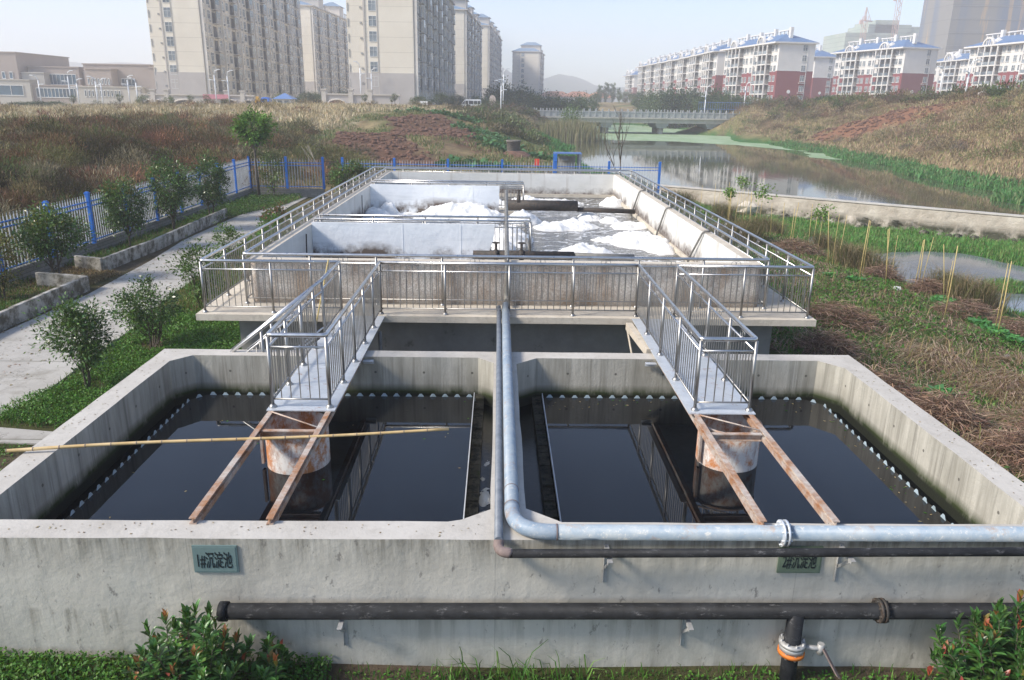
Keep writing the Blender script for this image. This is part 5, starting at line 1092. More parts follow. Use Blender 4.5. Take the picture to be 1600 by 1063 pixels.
photinia('small leafy shoots just right of the shrub below the number one sign', -2.25, 6.3, .2, .55, 16, 4, -.12)
photinia('big shrub with red young leaves in the bottom right corner', 5.05, 6.15, .85, 1.25, 150, 2, -.25, 3)
# bare tree and reeds by the water, stakes
bt = thing('bare_tree', 'leafless small tree standing at the water behind the tank', 'tree', (7.7, 49, -.2)); m = MB(); r_ = random.Random(3)
def limb(p, d, L, th, dep):
    q = p+d*L; m.tube([p, p.lerp(q, .5)+Vector((r_.uniform(-.03, .03)*L, 0, 0)), q], [th, th*.8, th*.6], 6)
    if dep:
        for i in range(3): limb(q if i == 0 else p.lerp(q, r_.uniform(.4, .9)), (d+Vector((r_.uniform(-.55, .55), r_.uniform(-.5, .5), r_.uniform(.05, .35)))).normalized(), L*.62, th*.55, dep-1)
limb(Vector((7.7, 49, -.4)), Vector((-.03, 0, 1)), 2.6, .07, 4); obj('branches', m, 'bark', bt)
bl8 = np.stack([rng.normal(size=5000)*2.4+11.8, rng.normal(size=5000)*3.0+138], 1); P = np.stack([bl8[:, 0], bl8[:, 1], np.full(5000, LAKE)], 1); bladecloud('reeds', P, 3.2, .04, .25, [(.24, .22, .12), (.16, .18, .08), (.3, .26, .16)], rng, 'dry', kind='stuff')
q = scat([(8, 150), (11, 165), (0, 165), (-6, 152)], 60, rng); scrub('scrub', q, 1.4, 1.0, 120, .4, [(.12, .09, .07), (.10, .08, .06), (.10, .13, .06)], 15)
STK = [(12.97, 36.02, 12.81, 1.24), (13.25, 34.34, 13.26, 1.21), (13.88, 35.65, 13.92, 1.32), (14.17, 34.4, 14.06, 1.42), (15.86, 38.11, 15.91, 0.65), (13.59, 30.7, 13.24, 1.56), (13.57, 30.37, 13.54, 1.52), (14.55, 32.13, 14.65, 1.26), (13.33, 27.41, 13.33, 1.73), (13.58, 27.7, 13.52, 1.66), (13.58, 25.9, 13.28, 1.65), (15.1, 28.91, 14.89, 1.22), (15.5, 29.23, 15.41, 0.91), (14.6, 25.95, 14.59, 1.27), (15.2, 26.72, 15.06, 1.17), (14.7, 25.72, 14.79, 1.42), (14.7, 24.15, 14.25, 1.45), (13.56, 22.15, 13.49, 1.76), (14.74, 24.15, 14.65, 0.93), (14.61, 21.31, 14.52, 1.43), (14.37, 20.81, 14.26, 1.58),
       (12.6, 37.5, 12.7, 1.3), (12.9, 39, 12.8, 1.2), (13.3, 40.3, 13.2, 1.3), (12.7, 41, 12.8, 1.2), (13.6, 42, 13.6, 1.2), (13.2, 43.5, 13.1, 1.1), (12.7, 44.6, 12.8, 1.0), (13.8, 46, 13.7, 1.2), (14.3, 38.2, 14.2, 1.0), (12.2, 38.2, 12.3, 1.25), (13.4, 47.5, 13.3, 1.0), (12.1, 40.2, 12.1, 1.3), (12.4, 47.1, 12.4, .9), (14.1, 44.0, 14.0, 1.0)]
for i, (x, y, tx, tz) in enumerate(STK):
    m = MB(); zb = Hs(x, y)-.15; a, b = Vector((x, y, zb)), Vector((tx, y-.1, tz)); r = .016+.004*(i % 3); r *= .8; m.tube([a, a.lerp(b, .5)+Vector((.02*math.sin(i*2), 0, 0)), b], [r, r*.85, r*.6], 6)
    if i < 21: where = ('at the near row end', 'in the near row half', 'in mid row', 'near the deck corner')[0 if y < 22.5 else 1 if y < 27 else 2 if y < 33 else 3]
    else: where = 'in the crowd before the dam'
    lean_ = 'leaning left' if tx < x-.15 else 'leaning right' if tx > x+.08 else 'upright'
    obj('bamboo_stake', m, 'stake_bamboo', label='%s bamboo stake %s' % (lean_, where), cat='stake', group='bamboo stakes, %s, %s' % (lean_, where))
for (x, y, z, s, la) in ((14.5, 46, 1.25, .24, 'bright leafy climbing plant high on a stake before the dam'), (12.9, 43, .9, .2, 'green climber on the stakes nearest the tank rail corner'), (14.6, 42.6, 1.0, .34, 'broad green climber on the stakes by the reeds'), (14.7, 34.6, .9, .3, 'yellow green climber on a stake near the marsh')):
    P = np.array([x, y, z])+rng.normal(size=(260, 3))*s*np.array([.8, .8, .7]); V, F = leaves(P, .13, rng, 1, .7); pl_ = thing('climbing_plant', la, 'plant', (x, y, Hs(x, y))); cloud('leaves', V, F, np.repeat(tints([(.14, .26, .04), (.2, .32, .06), (.09, .18, .03)], 260, rng), 4, 0), 'leaf', pl_)
    m = MB(); m.tube([(x, y, Hs(x, y)-.1), (x+.03, y, z)], .012, 5); obj('stem', m, 'stake_bamboo', pl_)

for (x, y, sx_, la) in ((13.6, 25.2, .22, 'white plastic scrap lying beside the bamboo stakes'), (8.6, 17.4, .09, 'tiny white scrap lying on the brown ground behind basin two'), (13.2, 18.6, .11, 'small pale blue cup lying before the cabbage row')):
    z = Hs(x, y)+.05; m = MB(); V = [(x+a*sx_, y+b*sx_*.8, z+c*sx_) for a, b, c in ((-.5, -.4, 0), (.5, -.5, .1), (.6, .4, .05), (-.4, .5, .15), (-.4, -.3, .5), (.4, -.35, .65), (.45, .3, .5), (-.3, .4, .55))]; m.add(V, [(0, 3, 2, 1), (4, 5, 6, 7), (0, 1, 5, 4), (1, 2, 6, 5), (2, 3, 7, 6), (3, 0, 4, 7)]); obj('litter', m, 'paint_white' if 'white' in la else 'weir_plate', label=la, cat='litter')

k = 900; q = np.concatenate([scat([(-12, 12), (-12.3, 27), (-12.8, 44), (-11.3, 44), (-9.9, 27), (-9.6, 14)], 700, rng), scat([(-12.1, 12), (-12.3, 30), (-12.0, 30), (-11.8, 12)], 200, rng)]); P = np.stack([q[:, 0], q[:, 1], np.full(k, .036)], 1); a = rng.uniform(0, 6.28, k); V, F = leaves(P, .07, rng, 3, .5, np.stack([np.cos(a), np.sin(a), a*0+.04], 1))
cloud('fallen_leaves', V, F, np.repeat(tints(DRYG+REDB, k, rng), 4, 0), 'dry', kind='stuff')
k = 110; q = np.concatenate([scat([(-5.0, 7.3), (-.45, 7.3), (-.45, 12.1), (-4.85, 12.1)], 30, rng), scat([(.85, 11.6), (5.3, 11.6), (5.3, 12.1), (.85, 12.1)], 40, rng), scat([(5.2, 7.3), (5.48, 7.3), (5.48, 11.8), (5.2, 11.8)], 40, rng)]); P = np.stack([q[:, 0], q[:, 1], np.full(k, WL+.003)], 1); a = rng.uniform(0, 6.28, k); V, F = leaves(P, .045, rng, 9, .5, np.stack([np.cos(a), np.sin(a), a*0], 1)); V[:, 2] = WL+.003
cloud('floating_leaves', V, F, np.repeat(tints(DRYG+LAWN[:2], k, rng), 4, 0), 'dry', kind='stuff')
k = 260; q = np.concatenate([scat([(-5.79, 6.8), (6.2, 6.8), (6.2, 7.05), (-5.79, 7.05)], 110, rng), scat([(5.9, 7), (6.2, 7), (6.2, 12.7), (5.9, 12.7)], 70, rng), scat([(-5.78, 7), (-5.5, 7), (-5.5, 12.7), (-5.78, 12.7)], 80, rng)]); P = np.stack([q[:, 0], q[:, 1], np.full(k, RIM+.004)], 1); a = rng.uniform(0, 6.28, k); V, F = leaves(P, .03, rng, 3, .5, np.stack([np.cos(a), np.sin(a), a*0+.05], 1))
cloud('dry_litter', V, F, np.repeat(tints(DRYG+BROWN, k, rng), 4, 0), 'dry', kind='stuff')

TREES = [(-89.0, 150, 1.2, 0), (-93.0, 160, 1.1, 0), (-79.0, 150, 2.2, 3), (-70.5, 150, 2.2, 3), (-66.2, 150, 2.1, 2), (-64.8, 158, 2.0, 2), (-57.4, 150, 2.1, 3), (-54.4, 150, 2.2, 3), (-54.3, 160, 1.6, 2), (-48.6, 175, 1.8, 2), (-48.5, 180, 2.6, 2), (-45.8, 185, 2.0, 0), (-45.5, 190, 3.0, 0), (-44.0, 190, 2.8, 1), (-43.4, 195, 2.8, 0), (-38.9, 200, 4.3, 0), (-26.7, 160, 2.2, 3), (-20.8, 160, 2.2, 3), (-21.4, 160, 1.6, 3), (-17.1, 172, 2.4, 1), (-15.1, 172, 1.1, 2), (-12.8, 175, 3.0, 1), (-11.4, 178, 2.9, 1), (-9.8, 180, 3.3, 0), (-8.6, 185, 3.4, 0), (-5.3, 190, 4.7, 1), (-3.4, 185, 3.9, 2), (-1.9, 190, 5.2, 1), (-0.2, 200, 8.1, 0), (0.9, 205, 10.0, 0), (1.8, 200, 8.4, 0), (3.0, 195, 6.7, 1), (4.4, 200, 7.5, 1), (5.5, 205, 9.7, 0), (6.6, 200, 8.4, 0), (8.0, 195, 7.4, 1), (9.0, 190, 6.8, 1), (10.8, 200, 8.2, 1), (11.8, 190, 7.5, 0), (13.3, 190, 7.8, 1), (15.6, 200, 8.5, 1), (16.4, 190, 8.2, 0), (18.8, 200, 8.7, 1), (19.4, 190, 8.4, 1), (25.3, 230, 8.3, 1), (35.8, 300, 5.0, 1), (47.6, 380, 7.7, 4), (50.5, 380, 8.9, 4), (53.6, 380, 8.7, 4), (52.2, 350, 6.1, 4), (50.4, 320, 4.6, 1), (50.2, 300, 4.4, 1), (49.0, 280, 5.7, 1), (42.2, 230, 8.1, 1), (42.1, 220, 8.3, 1), (42.8, 215, 9.0, 1), (43.5, 210, 9.3, 1), (44.1, 205, 9.4, 0), (45.7, 205, 9.2, 0), (47.4, 205, 8.6, 0), (48.1, 200, 8.8, 0), (49.5, 200, 7.7, 0), (49.8, 195, 7.0, 1), (51.7, 195, 7.0, 1), (52.8, 195, 8.1, 0), (53.1, 190, 5.9, 1), (54.9, 190, 6.0, 1), (57.0, 190, 5.1, 1), (57.1, 185, 3.5, 2), (60.5, 190, 4.4, 2), (62.4, 190, 2.7, 1), (63.9, 190, 2.9, 1), (64.1, 185, 2.1, 0), (66.0, 185, 1.5, 1), (68.3, 185, 1.2, 0), (68.2, 180, 1.1, 1), (70.0, 180, 1.2, 1), (71.3, 178, 1.5, 0), (73.8, 180, 2.0, 0), (74.1, 178, 1.6, 1), (69.3, 160, 1.1, 1), (69.7, 155, 1.1, 2), (69.3, 150, 1.1, 2), (69.9, 145, 1.1, 2), (67.4, 125, 1.1, 1), (66.9, 122, 1.1, 0), (67.0, 120, 1.1, 1), (62.8, 110, 1.1, 2), (62.7, 100, 1.1, 1), (62.4, 98, 1.1, 1), (62.6, 96, 1.1, 2), (13.7, 152, 5.8, 5), (74.0, 400, 2.9, 1), (41.8, 420, 3.2, 1), (30.0, 420, 2.4, 1), (56.5, 176, 1.7, 1), (-79.8, 140, 1.1, 0), (-79.8, 145, 1.1, 1)]
LAMPS = [(-84.9, 150, 4.4), (-79.4, 150, 5.2), (-79.0, 152, 4.2), (-74.5, 150, 4.2), (-76.5, 156, 4.2), (-68.6, 150, 4.4), (-68.0, 152, 4.2), (-52.6, 150, 5.2), (-50.9, 152, 5.2), (-29.2, 170, 6.8), (-27.2, 172, 5.9), (0.8, 165, 6.1), (0.3, 150, 4.6), (51.6, 168, 4.2), (45.9, 178, 6.8), (77.2, 140, 4.2), (64.3, 110, 4.2)]
# ------------------------------------------------------------------ distant buildings
class FR:      # frame of a building: s along the long facade, t into the block, z up
    def __init__(s, A, B, side):
        s.A = Vector((*A, 0)); d = Vector((*B, 0))-s.A; s.L = d.length; s.u = d.normalized(); s.w = Vector((-s.u.y, s.u.x, 0))*(1 if side == 'L' else -1)
        s.rz = math.atan2(s.u.y, s.u.x)
    def p(s, a, t, z): q = s.A+s.u*a+s.w*t; return Vector((q.x, q.y, z))
    def box(s, mb, a0, t0, z0, a1, t1, z1, m=0):
        c = (s.p(a0, t0, z0)+s.p(a1, t1, z1))/2; u, w = s.u*(a1-a0)/2, s.w*(t1-t0)/2
        if s.u.cross(s.w).z < 0: u, w = w, u
        mb.obox(c, u, w, (0, 0, (z1-z0)/2), m)
    def hip(s, mb, a0, t0, a1, t1, z, h, m=0):
        e = min(a1-a0, t1-t0)/2; tm = (t0+t1)/2; am = (a0+a1)/2
        r0_, r1_ = ((a0+e, tm), (a1-e, tm)) if a1-a0 >= t1-t0 else ((am, t0+e), (am, t1-e))
        V = [s.p(a0, t0, z), s.p(a1, t0, z), s.p(a1, t1, z), s.p(a0, t1, z), s.p(*r0_, z+h), s.p(*r1_, z+h)]
        if a1-a0 >= t1-t0: F_ = [(0, 1, 5, 4), (1, 2, 5), (2, 3, 4, 5), (3, 0, 4)]
        else: F_ = [(0, 1, 4), (1, 2, 5, 4), (2, 3, 5), (3, 0, 4, 5)]
        mb.add(V, F_+[(3, 2, 1, 0)], m)
def wmesh(name, w_, h_, d_, bars, pane='window_glass', fr='window_frame', sill=True):
    m = MB(); m.box(-w_/2, -d_, 0, w_/2, -d_+.04, h_, 0)
    t = .07
    for x0, x1, z0, z1 in [(-w_/2-t, w_/2+t, -t, 0), (-w_/2-t, w_/2+t, h_, h_+t), (-w_/2-t, -w_/2, 0, h_), (w_/2, w_/2+t, 0, h_)]+[(-w_/2+w_*b-.035, -w_/2+w_*b+.035, 0, h_) for b in bars]+[(-w_/2, w_/2, h_*.64, h_*.64+.06)]: m.box(x0, -d_-.05, z0, x1, 0, z1, 1)
    if sill: m.box(-w_/2-.15, -d_-.12, -t-.08, w_/2+.15, 0, -t, 1)
    me = bpy.data.meshes.new(name); me.from_pydata(m.v, [], m.f); me.materials.append(MATS[pane]); me.materials.append(MATS[fr]); me.polygons.foreach_set('material_index', m.m); me.update(); return me, m
def place_windows(root, F_, spots, wm, rz, name='window', maxn=96):
    me, src = wm
    for i, (a, t, z) in enumerate(spots[:maxn]): inst(name, me, root, F_.p(a, t, z), rz)
    if len(spots) > maxn:
        m = MB(); R = Matrix.Rotation(rz, 3, 'Z')
        base = [R@Vector(v) for v in src.v]
        for (a, t, z) in spots[maxn:]:
            k = len(m.v); p = F_.p(a, t, z); m.v += [tuple(v+p) for v in base]; m.f += [tuple(j+k for j in f) for f in src.f]; m.m += src.m; m.sm += src.sm
        mats = [x.name for x in me.materials]; obj('window', m, mats, root, kind='stuff')
WT1 = wmesh('window', 1.7, 1.75, .02, (.5,)); WT2 = wmesh('window', 1.9, 2.1, .02, (.33, .66), 'balcony_glass'); WA = wmesh('window', 1.3, 1.6, .02, (.5,)); WG = wmesh('window', 1.5, 1.9, .03, (.5,), sill=False)
def tower(lab, A, B, depth, z0, z1, gap=True, turret=True, far=False):
    F_ = FR(A, B, 'L'); t = thing('apartment_tower', lab, 'apartment tower', (A[0], A[1], z0), 'cream high-rise slabs'); L = F_.L; G0 = z0+(7.2 if not far else 5)
    m = MB(); F_.box(m, .012, .30, z0-2, L, depth, z1, 0); F_.box(m, 0, .5, G0, .35, depth-.0, z1, 0)
    k = len(m.f); obj('wall', m, 'tower_cream', t)
    m = MB(); F_.box(m, -.08, .32, z0-2, .5, depth+.06, G0, 0); obj('plinth', m, 'tower_grey', t)
    m = MB(); F_.box(m, .35, 0, z0-2, L, .34, z1-.02, 0)
    nb = int(L/3.3); bw = L/nb
    for i in range(0, nb+1): F_.box(m, max(.36, i*bw-.16), -.16 if i % 4 else -.5, z0-1.5, min(L, i*bw+.16), .02, z1-.3, 0)
    nf = int((z1-G0)/3)+2
    for f in range(nf+1):
        z = z1-f*3.0-.2
        if z > z0: F_.box(m, .37, -.16, z, L-.01, .03, z+.22, 0)
    obj('facade_frame', m, 'tower_facade', t)
    sp1 = []; sp2 = []; ac = MB(); bal = MB(); rec = MB(); r = random.Random(int(A[1]))
    for i in range(nb):
        for f in range(nf):
            z = z1-(f+1)*3.0+.75
            if z < z0+.3: continue
            if i % 4 == 2:
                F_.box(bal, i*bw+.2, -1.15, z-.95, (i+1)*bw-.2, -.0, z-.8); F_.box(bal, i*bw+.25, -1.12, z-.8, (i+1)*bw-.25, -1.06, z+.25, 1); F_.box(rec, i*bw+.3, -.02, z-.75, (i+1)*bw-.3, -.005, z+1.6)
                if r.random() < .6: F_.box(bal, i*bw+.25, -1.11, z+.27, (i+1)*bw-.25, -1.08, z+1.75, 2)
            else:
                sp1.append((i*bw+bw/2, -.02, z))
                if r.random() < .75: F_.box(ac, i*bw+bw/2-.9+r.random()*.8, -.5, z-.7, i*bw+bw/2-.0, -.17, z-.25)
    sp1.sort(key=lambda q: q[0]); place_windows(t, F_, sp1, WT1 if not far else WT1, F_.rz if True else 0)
    obj('balcony', bal, ['tower_trim', 'unit_grey', 'balcony_glass'], t, kind='stuff'); obj('balcony_shadow_panel', rec, 'recess_shadow', t, kind='stuff'); obj('air_conditioners', ac, 'unit_grey', t, kind='stuff')  # flat dark sheets on the facade paint the shade inside the balconies
    gz = [(0, depth*.62, z1-(f+1)*3.0+.5) for f in range(nf) if z1-(f+1)*3.0 > z0+1]
    for a in gz: inst('gable_window', WG[0], t, F_.p(-.02, a[1], a[2]), F_.rz-pi/2)
    m = MB(); F_.box(m, -.14, depth*.735, z0, .35, depth*.76, z1-.1); F_.box(m, -.10, depth*.55, z0, .35, depth*.56, z1-.1); obj('downpipe', m, 'tower_trim', t)
    m = MB()
    for f in range(nf):
        z = z1-(f+1)*3.0+.9
        if z > z0+2: F_.box(m, -.2, depth*.78, z, .3, depth*.81, z+.35); F_.box(m, -.1, depth-.35, z-.6, .3, depth-.15, z+1.0)
    obj('vents', m, 'unit_grey', t, kind='stuff')
    m = MB(); F_.box(m, -.6, -.9, z1, L+.6, depth+.6, z1+.35); obj('eave', m, 'tower_trim', t)
    m = MB(); F_.hip(m, -.5, -.8, min(L*.22, 12), depth+.5, z1+.36, 2.0); obj('roof', m, 'roof_blue', t); m = MB(); F_.hip(m, L-min(L*.22, 12), -.8, L+.5, depth+.5, z1+.36, 2.0); obj('roof', m, 'roof_blue', t)
    m = MB(); mr = MB(); k = max(1, int(L/24)) if turret else 0
    for i in range(k):
        a = L*(i+.5)/k-3 if k > 1 or L > 30 else 4; F_.box(m, a, .6, z1+.35, a+6.5, depth-3.5, z1+4.6); F_.hip(mr, a-.7, -.1, a+7.2, depth-2.8, z1+4.6, 2.0)
        for q in range(3): F_.box(m, a+8+q*3, .2, z1+.35, a+8.4+q*3, .6, z1+2.2)
        F_.box(m, a+7, .2, z1+2.2, a+16, .6, z1+2.5); tu = obj('roof_turret', m, 'tower_trim', t); obj('turret_roof', mr, 'roof_blue', tu); m = MB(); mr = MB()
tower('cream apartment tower slab farthest left with a pink banner wall at its foot', (-66.2, 184), (-67.3, 278), 11.6, 3.4, 36.6)
tower('big cream apartment tower slab in the middle behind the dug soil', (-17.9, 173), (-15.4, 268), 14.2, 3.6, 34.6)
tower('cream tower slab seen between the two nearest slabs', (-68.2, 300), (-65.0, 363), 12, 4, 37.0)
tower('cream tower slab just right of the big middle one', (-12.7, 300), (-8.5, 375), 13, 4, 36.5)
tower('narrow hazy cream tower slab, third in the middle row', (-5.6, 400), (.8, 500), 13, 4, 40)
tower('lone cream tower standing apart above the trees near the bridge', (23.4, 480), (27.8, 515), 16.0, 4, 33.0)
def apartment(lab, A, B, z0, ze, depth=12, nbal=2, gable_label=None):
    F_ = FR(A, B, 'R'); L = F_.L; t = thing('apartment_block', lab, 'apartment block', (A[0], A[1], z0), 'red and white six-storey apartment blocks'); fh_ = (ze-z0)/6; zb = z0+3.35*fh_
    m = MB(); F_.box(m, 0, 0, zb, L, depth, ze); obj('upper_wall', m, 'apt_white', t)
    m = MB(); F_.box(m, -.03, -.03, z0-3, L+.03, depth+.03, zb); obj('brick_wall', m, 'apt_brick', t)
    m = MB(); F_.box(m, -.7, -1.9, ze, L+.7, depth+.7, ze+.42); F_.box(m, -.06, -.06, zb-.12, L+.06, depth+.06, zb+.12); obj('cornice', m, 'apt_white', t)
    m = MB(); F_.hip(m, -.6, -1.8, L+.6, depth+.6, ze+.42, 2.9); obj('roof', m, 'roof_tile_blue', t)
    un = L/nbal; fr = MB(); rec = MB(); par = MB(); ws = []
    for b in range(nbal):
        a0 = b*un+un*.24; a1 = a0+un*.44
        for f in range(6):
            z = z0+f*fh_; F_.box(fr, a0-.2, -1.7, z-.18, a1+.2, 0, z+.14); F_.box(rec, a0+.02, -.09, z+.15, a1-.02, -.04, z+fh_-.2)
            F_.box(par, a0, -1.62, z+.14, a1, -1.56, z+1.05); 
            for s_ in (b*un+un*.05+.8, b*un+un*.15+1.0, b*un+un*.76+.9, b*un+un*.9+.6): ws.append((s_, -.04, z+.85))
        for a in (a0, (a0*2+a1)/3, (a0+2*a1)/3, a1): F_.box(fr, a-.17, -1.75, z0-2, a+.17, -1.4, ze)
        obj('balcony_frame', fr, 'apt_white', t); obj('balcony_shadow_panel', rec, 'recess_shadow', t); obj('balcony_parapet', par, 'window_glass', t); fr = MB(); rec = MB(); par = MB()  # dark sheet behind each balcony storey has its shade painted in
    place_windows(t, F_, ws, WA, F_.rz+pi)
    for f in range(6): inst('window', WA[0], t, F_.p(-.05, depth*.72, z0+f*fh_+.9), F_.rz-pi/2)
    m = MB(); F_.box(m, -.12, depth*.80, z0, .0, depth*.815, ze)
    for f in range(3): F_.box(m, -.7, depth*.62, z0+f*fh_+.3, 0, depth*.8, z0+f*fh_+.45)
    obj('downpipe', m, 'apt_white', t)
    for b in range(nbal):     # arched dormer over each balcony stack
        c = b*un+un*.46; R = un*.13; m = MB(); n = 12; V = []; 
        for tt in (-1.95, -1.3):
            for rr_ in (R, R*.8):
                for i in range(n+1): a = pi*i/n; V.append(F_.p(c+rr_*math.cos(a), tt, ze+.2+rr_*math.sin(a)*.95))
        N = n+1; fs = []
        for i in range(n): fs += [(i, i+1, N+i+1, N+i), (2*N+i, 3*N+i, 3*N+i+1, 2*N+i+1), (i, 2*N+i, 2*N+i+1, i+1), (N+i, N+i+1, 3*N+i+1, 3*N+i)]
        m.add(V, fs)
        for q in (-.4, 0, .4): F_.box(m, c+q*R-.12, -1.8, ze+.3, c+q*R+.12, -1.5, ze+.2+R*.78*(1-abs(q)*.5))
        F_.hip(m, c-R*.95, -1.2, c+R*.95, 3.5, ze+.3, R*.9); obj('dormer', m, 'apt_white', t)
    m = MB(); zr = ze+2.9
    for b in range(nbal*2):
        a = (b+.25)*L/nbal/2; 
        for q in range(4): F_.box(m, a+q*L/nbal/8, depth*.4, zr-1.3, a+q*L/nbal/8+.35, depth*.4+.35, zr+1.1)
        F_.box(m, a-.3, depth*.38, zr+1.1, a+3*L/nbal/8+.7, depth*.4+.5, zr+1.4); F_.box(m, a-.2, depth*.36, zr-1.2, a+.9, depth*.44, zr+1.9+.2*(b % 2)); obj('roof_pergola', m, 'apt_white', t); m = MB()
    m = MB(); c = F_.p(-.06, depth*.38, z0+fh_*1.25); m.tube([c+F_.u*.03, c-F_.u*.05], .55, 16); obj('number_plate', m, 'paint_white', t)
Z0a = 5.8
apartment('red and white apartment block with the big brick gable facing the bridge', (83.9, 244), (78.8, 284), Z0a, 23.2, 11.5, 2)
apartment('red and white apartment block second in the row behind the bridge', (77.8, 290), (77.6, 352), Z0a, 23.2, 11.5, 3)
apartment('red and white apartment block third in the row, above the bridge trees', (78.4, 357), (75.7, 440), Z0a, 23.5, 11.5, 4)
apartment('hazy low apartment block at the far left end of the row', (83.5, 500), (82.5, 530), Z0a, 21.5, 11, 1)
apartment('apartment block with a white chimney wall on its gable, right of centre row', (129.2, 258), (121.2, 292), Z0a+1, 23.3, 12.3, 2)
apartment('small part of a block peeping between two red gables', (124, 318), (121, 350), Z0a+1, 23.5, 9, 1)
apartment('apartment block cut by the right picture edge with an arched dormer', (149.5, 214), (147.0, 253), Z0a+1, 23.2, 12, 2)
apartment('lower apartment block half hidden before the wrapped high-rise', (180, 309), (181, 336), Z0a+1, 23, 12, 1)
def wrapped(lab, x0, x1, y0, y1, z1, mat, seed, steps=()):
    t = thing('unfinished_highrise', lab, 'high-rise', ((x0+x1)/2, y0, 4)); m = MB(); m.box(x0, y0, -4, x1, y1, z1)
    for (a, b, dz) in steps: m.box(x0+(x1-x0)*a, y0+2, z1, x0+(x1-x0)*b, y1-2, z1+dz)
    obj('netting', m, mat, t); m = MB(); n = int((z1)/3.2)
    for i in range(0, n, 2): m.box(x0-.2, y0-.2, 4+i*3.2, x1+.2, y0-.02, 4.12+i*3.2)
    obj('scaffold', m, 'unit_grey' if mat == 'scaffold_brown' else 'campus_beige', t)
wrapped('tall unfinished tower wrapped in brown netting at the top right corner', 231, 300, 420, 450, 92, 'scaffold_brown', 1)
wrapped('unfinished block in green netting below the two cranes, left one', 254, 303, 600, 640, 57, 'scaffold_net', 2, ((.35, 1, 6), (.45, .8, 9)))
wrapped('unfinished block in green netting, right one beside the brown tower', 300, 327, 602, 640, 58, 'scaffold_net', 3, ((.0, .5, 4),))
def crane(lab, x, y, zt_, jib):
    t = thing('tower_crane', lab, 'crane', (x, y, 4)); m = MB(); w_ = 1.4
    for sx in (-w_, w_):
        for sy in (-w_, w_): m.bar((x+sx, y+sy, 4), (x+sx, y+sy, zt_), .3, .3, up=(1, 0, 0))
    for i in range(int((zt_-4)/3)):
        z = 4+i*3; s_ = 1 if i % 2 else -1; m.bar((x-w_*s_, y-w_, z), (x+w_*s_, y-w_, z+3), .35, .35, up=(0, 1, 0))
    obj('mast', m, 'crane_orange', t); m = MB()
    m.bar((x-jib*.25, y, zt_-3), (x+jib, y+jib*.6, zt_-3), .9, .9); m.bar((x, y, zt_-3), (x, y, zt_+6), .8, .8, up=(1, 0, 0)); m.bar((x, y, zt_+6), (x+jib*.8, y+jib*.48, zt_-2.5), .25, .25); m.bar((x, y, zt_+6), (x-jib*.25, y, zt_-2.5), .25, .25); m.box(x-jib*.25-2, y-1, zt_-5.5, x-jib*.25, y+1, zt_-2.5); obj('jib', m, 'crane_orange', t)
crane('orange tower crane rising above the green netted blocks', 289, 598, 84, 9); crane('smaller hazy crane at the left end of the green netted block', 266, 598, 68, 7)
# campus
def campus(lab, boxes, wins, x):
    t = thing('campus_building', lab, 'building', (x, 230, 2)); 
    for (x0, y0, z0, x1, y1, z1, mt) in boxes: m = MB(); m.box(x0, y0, z0, x1, y1, z1); m.box(x0-.25, y0-.25, z1, x1+.25, y1+.25, z1+.3); obj('wall', m, mt, t)
    for (x0, x1, z0, z1, y, n) in wins:
        f = MB(); g_ = MB(); g_.box(x0, y-.05, z0, x1, y+.02, z1); o = obj('curtain_window', g_, 'curtain_glass', t)
        for i in range(n+1): xx = x0+(x1-x0)*i/n; f.box(xx-.04, y-.14, z0, xx+.07, y-.052, z1)
        f.box(x0, y-.14, z0-.1, x1, y-.052, z0+.1); f.box(x0, y-.14, z1-.1, x1, y-.052, z1+.1); obj('frame', f, 'window_frame', o)
campus('tan building with slit windows cut by the left picture edge', [(-165, 232, 0, -136.5, 260, 16.3, 'campus_tan'), (-165, 228, 0, -131.5, 231.9, 8.9, 'campus_beige')], [(-164, -133.5, 4.9, 7.6, 227.95, 9)]+[(-160+i*2.1, -159.1+i*2.1, 9.4, 11.2, 231.95, 1) for i in range(11)], -145)
campus('low campus building with a big blue glass front and stepped tan roof', [(-136, 236, 0, -121.5, 262, 12.7, 'campus_tan'), (-131.6, 229, 0, -117.5, 235.9, 7.6, 'campus_tan'), (-136.3, 233, 0, -130, 235.95, 11.0, 'campus_beige')], [(-130.3, -122.5, 8.0, 10.9, 235.95, 7), (-130.5, -117.9, 4.5, 7.0, 228.95, 12)], -126)
campus('tan campus building with a sloping block beside the left tower', [(-119, 234, 0, -100.3, 262, 13.6, 'campus_tan'), (-116.5, 230, 0, -109.5, 233.9, 12.2, 'campus_tan'), (-118.5, 227, 0, -100, 229.9, 7.4, 'campus_beige'), (-121.4, 238, 0, -119.05, 255, 11.5, 'campus_beige')], [(-116.2+i*.95, -115.8+i*.95, 8.2, 9.8, 229.95, 1) for i in range(7)]+[(-108.6, -104.8, 8.0, 9.9, 233.95, 4)]+[(-116+i*1.05, -115.5+i*1.05, 4.9, 6.6, 226.95, 1) for i in range(10)], -110)
campus('pale low building between the campus and the left tower', [(-100.2, 233, 0, -84, 250, 12.9, 'campus_tan'), (-100, 229, 0, -90, 232.9, 6.9, 'campus_beige')], [(-95, -92.5, 8.0, 10.4, 232.95, 3), (-99.5, -95.5, 4.2, 6.2, 228.95, 4)], -94)
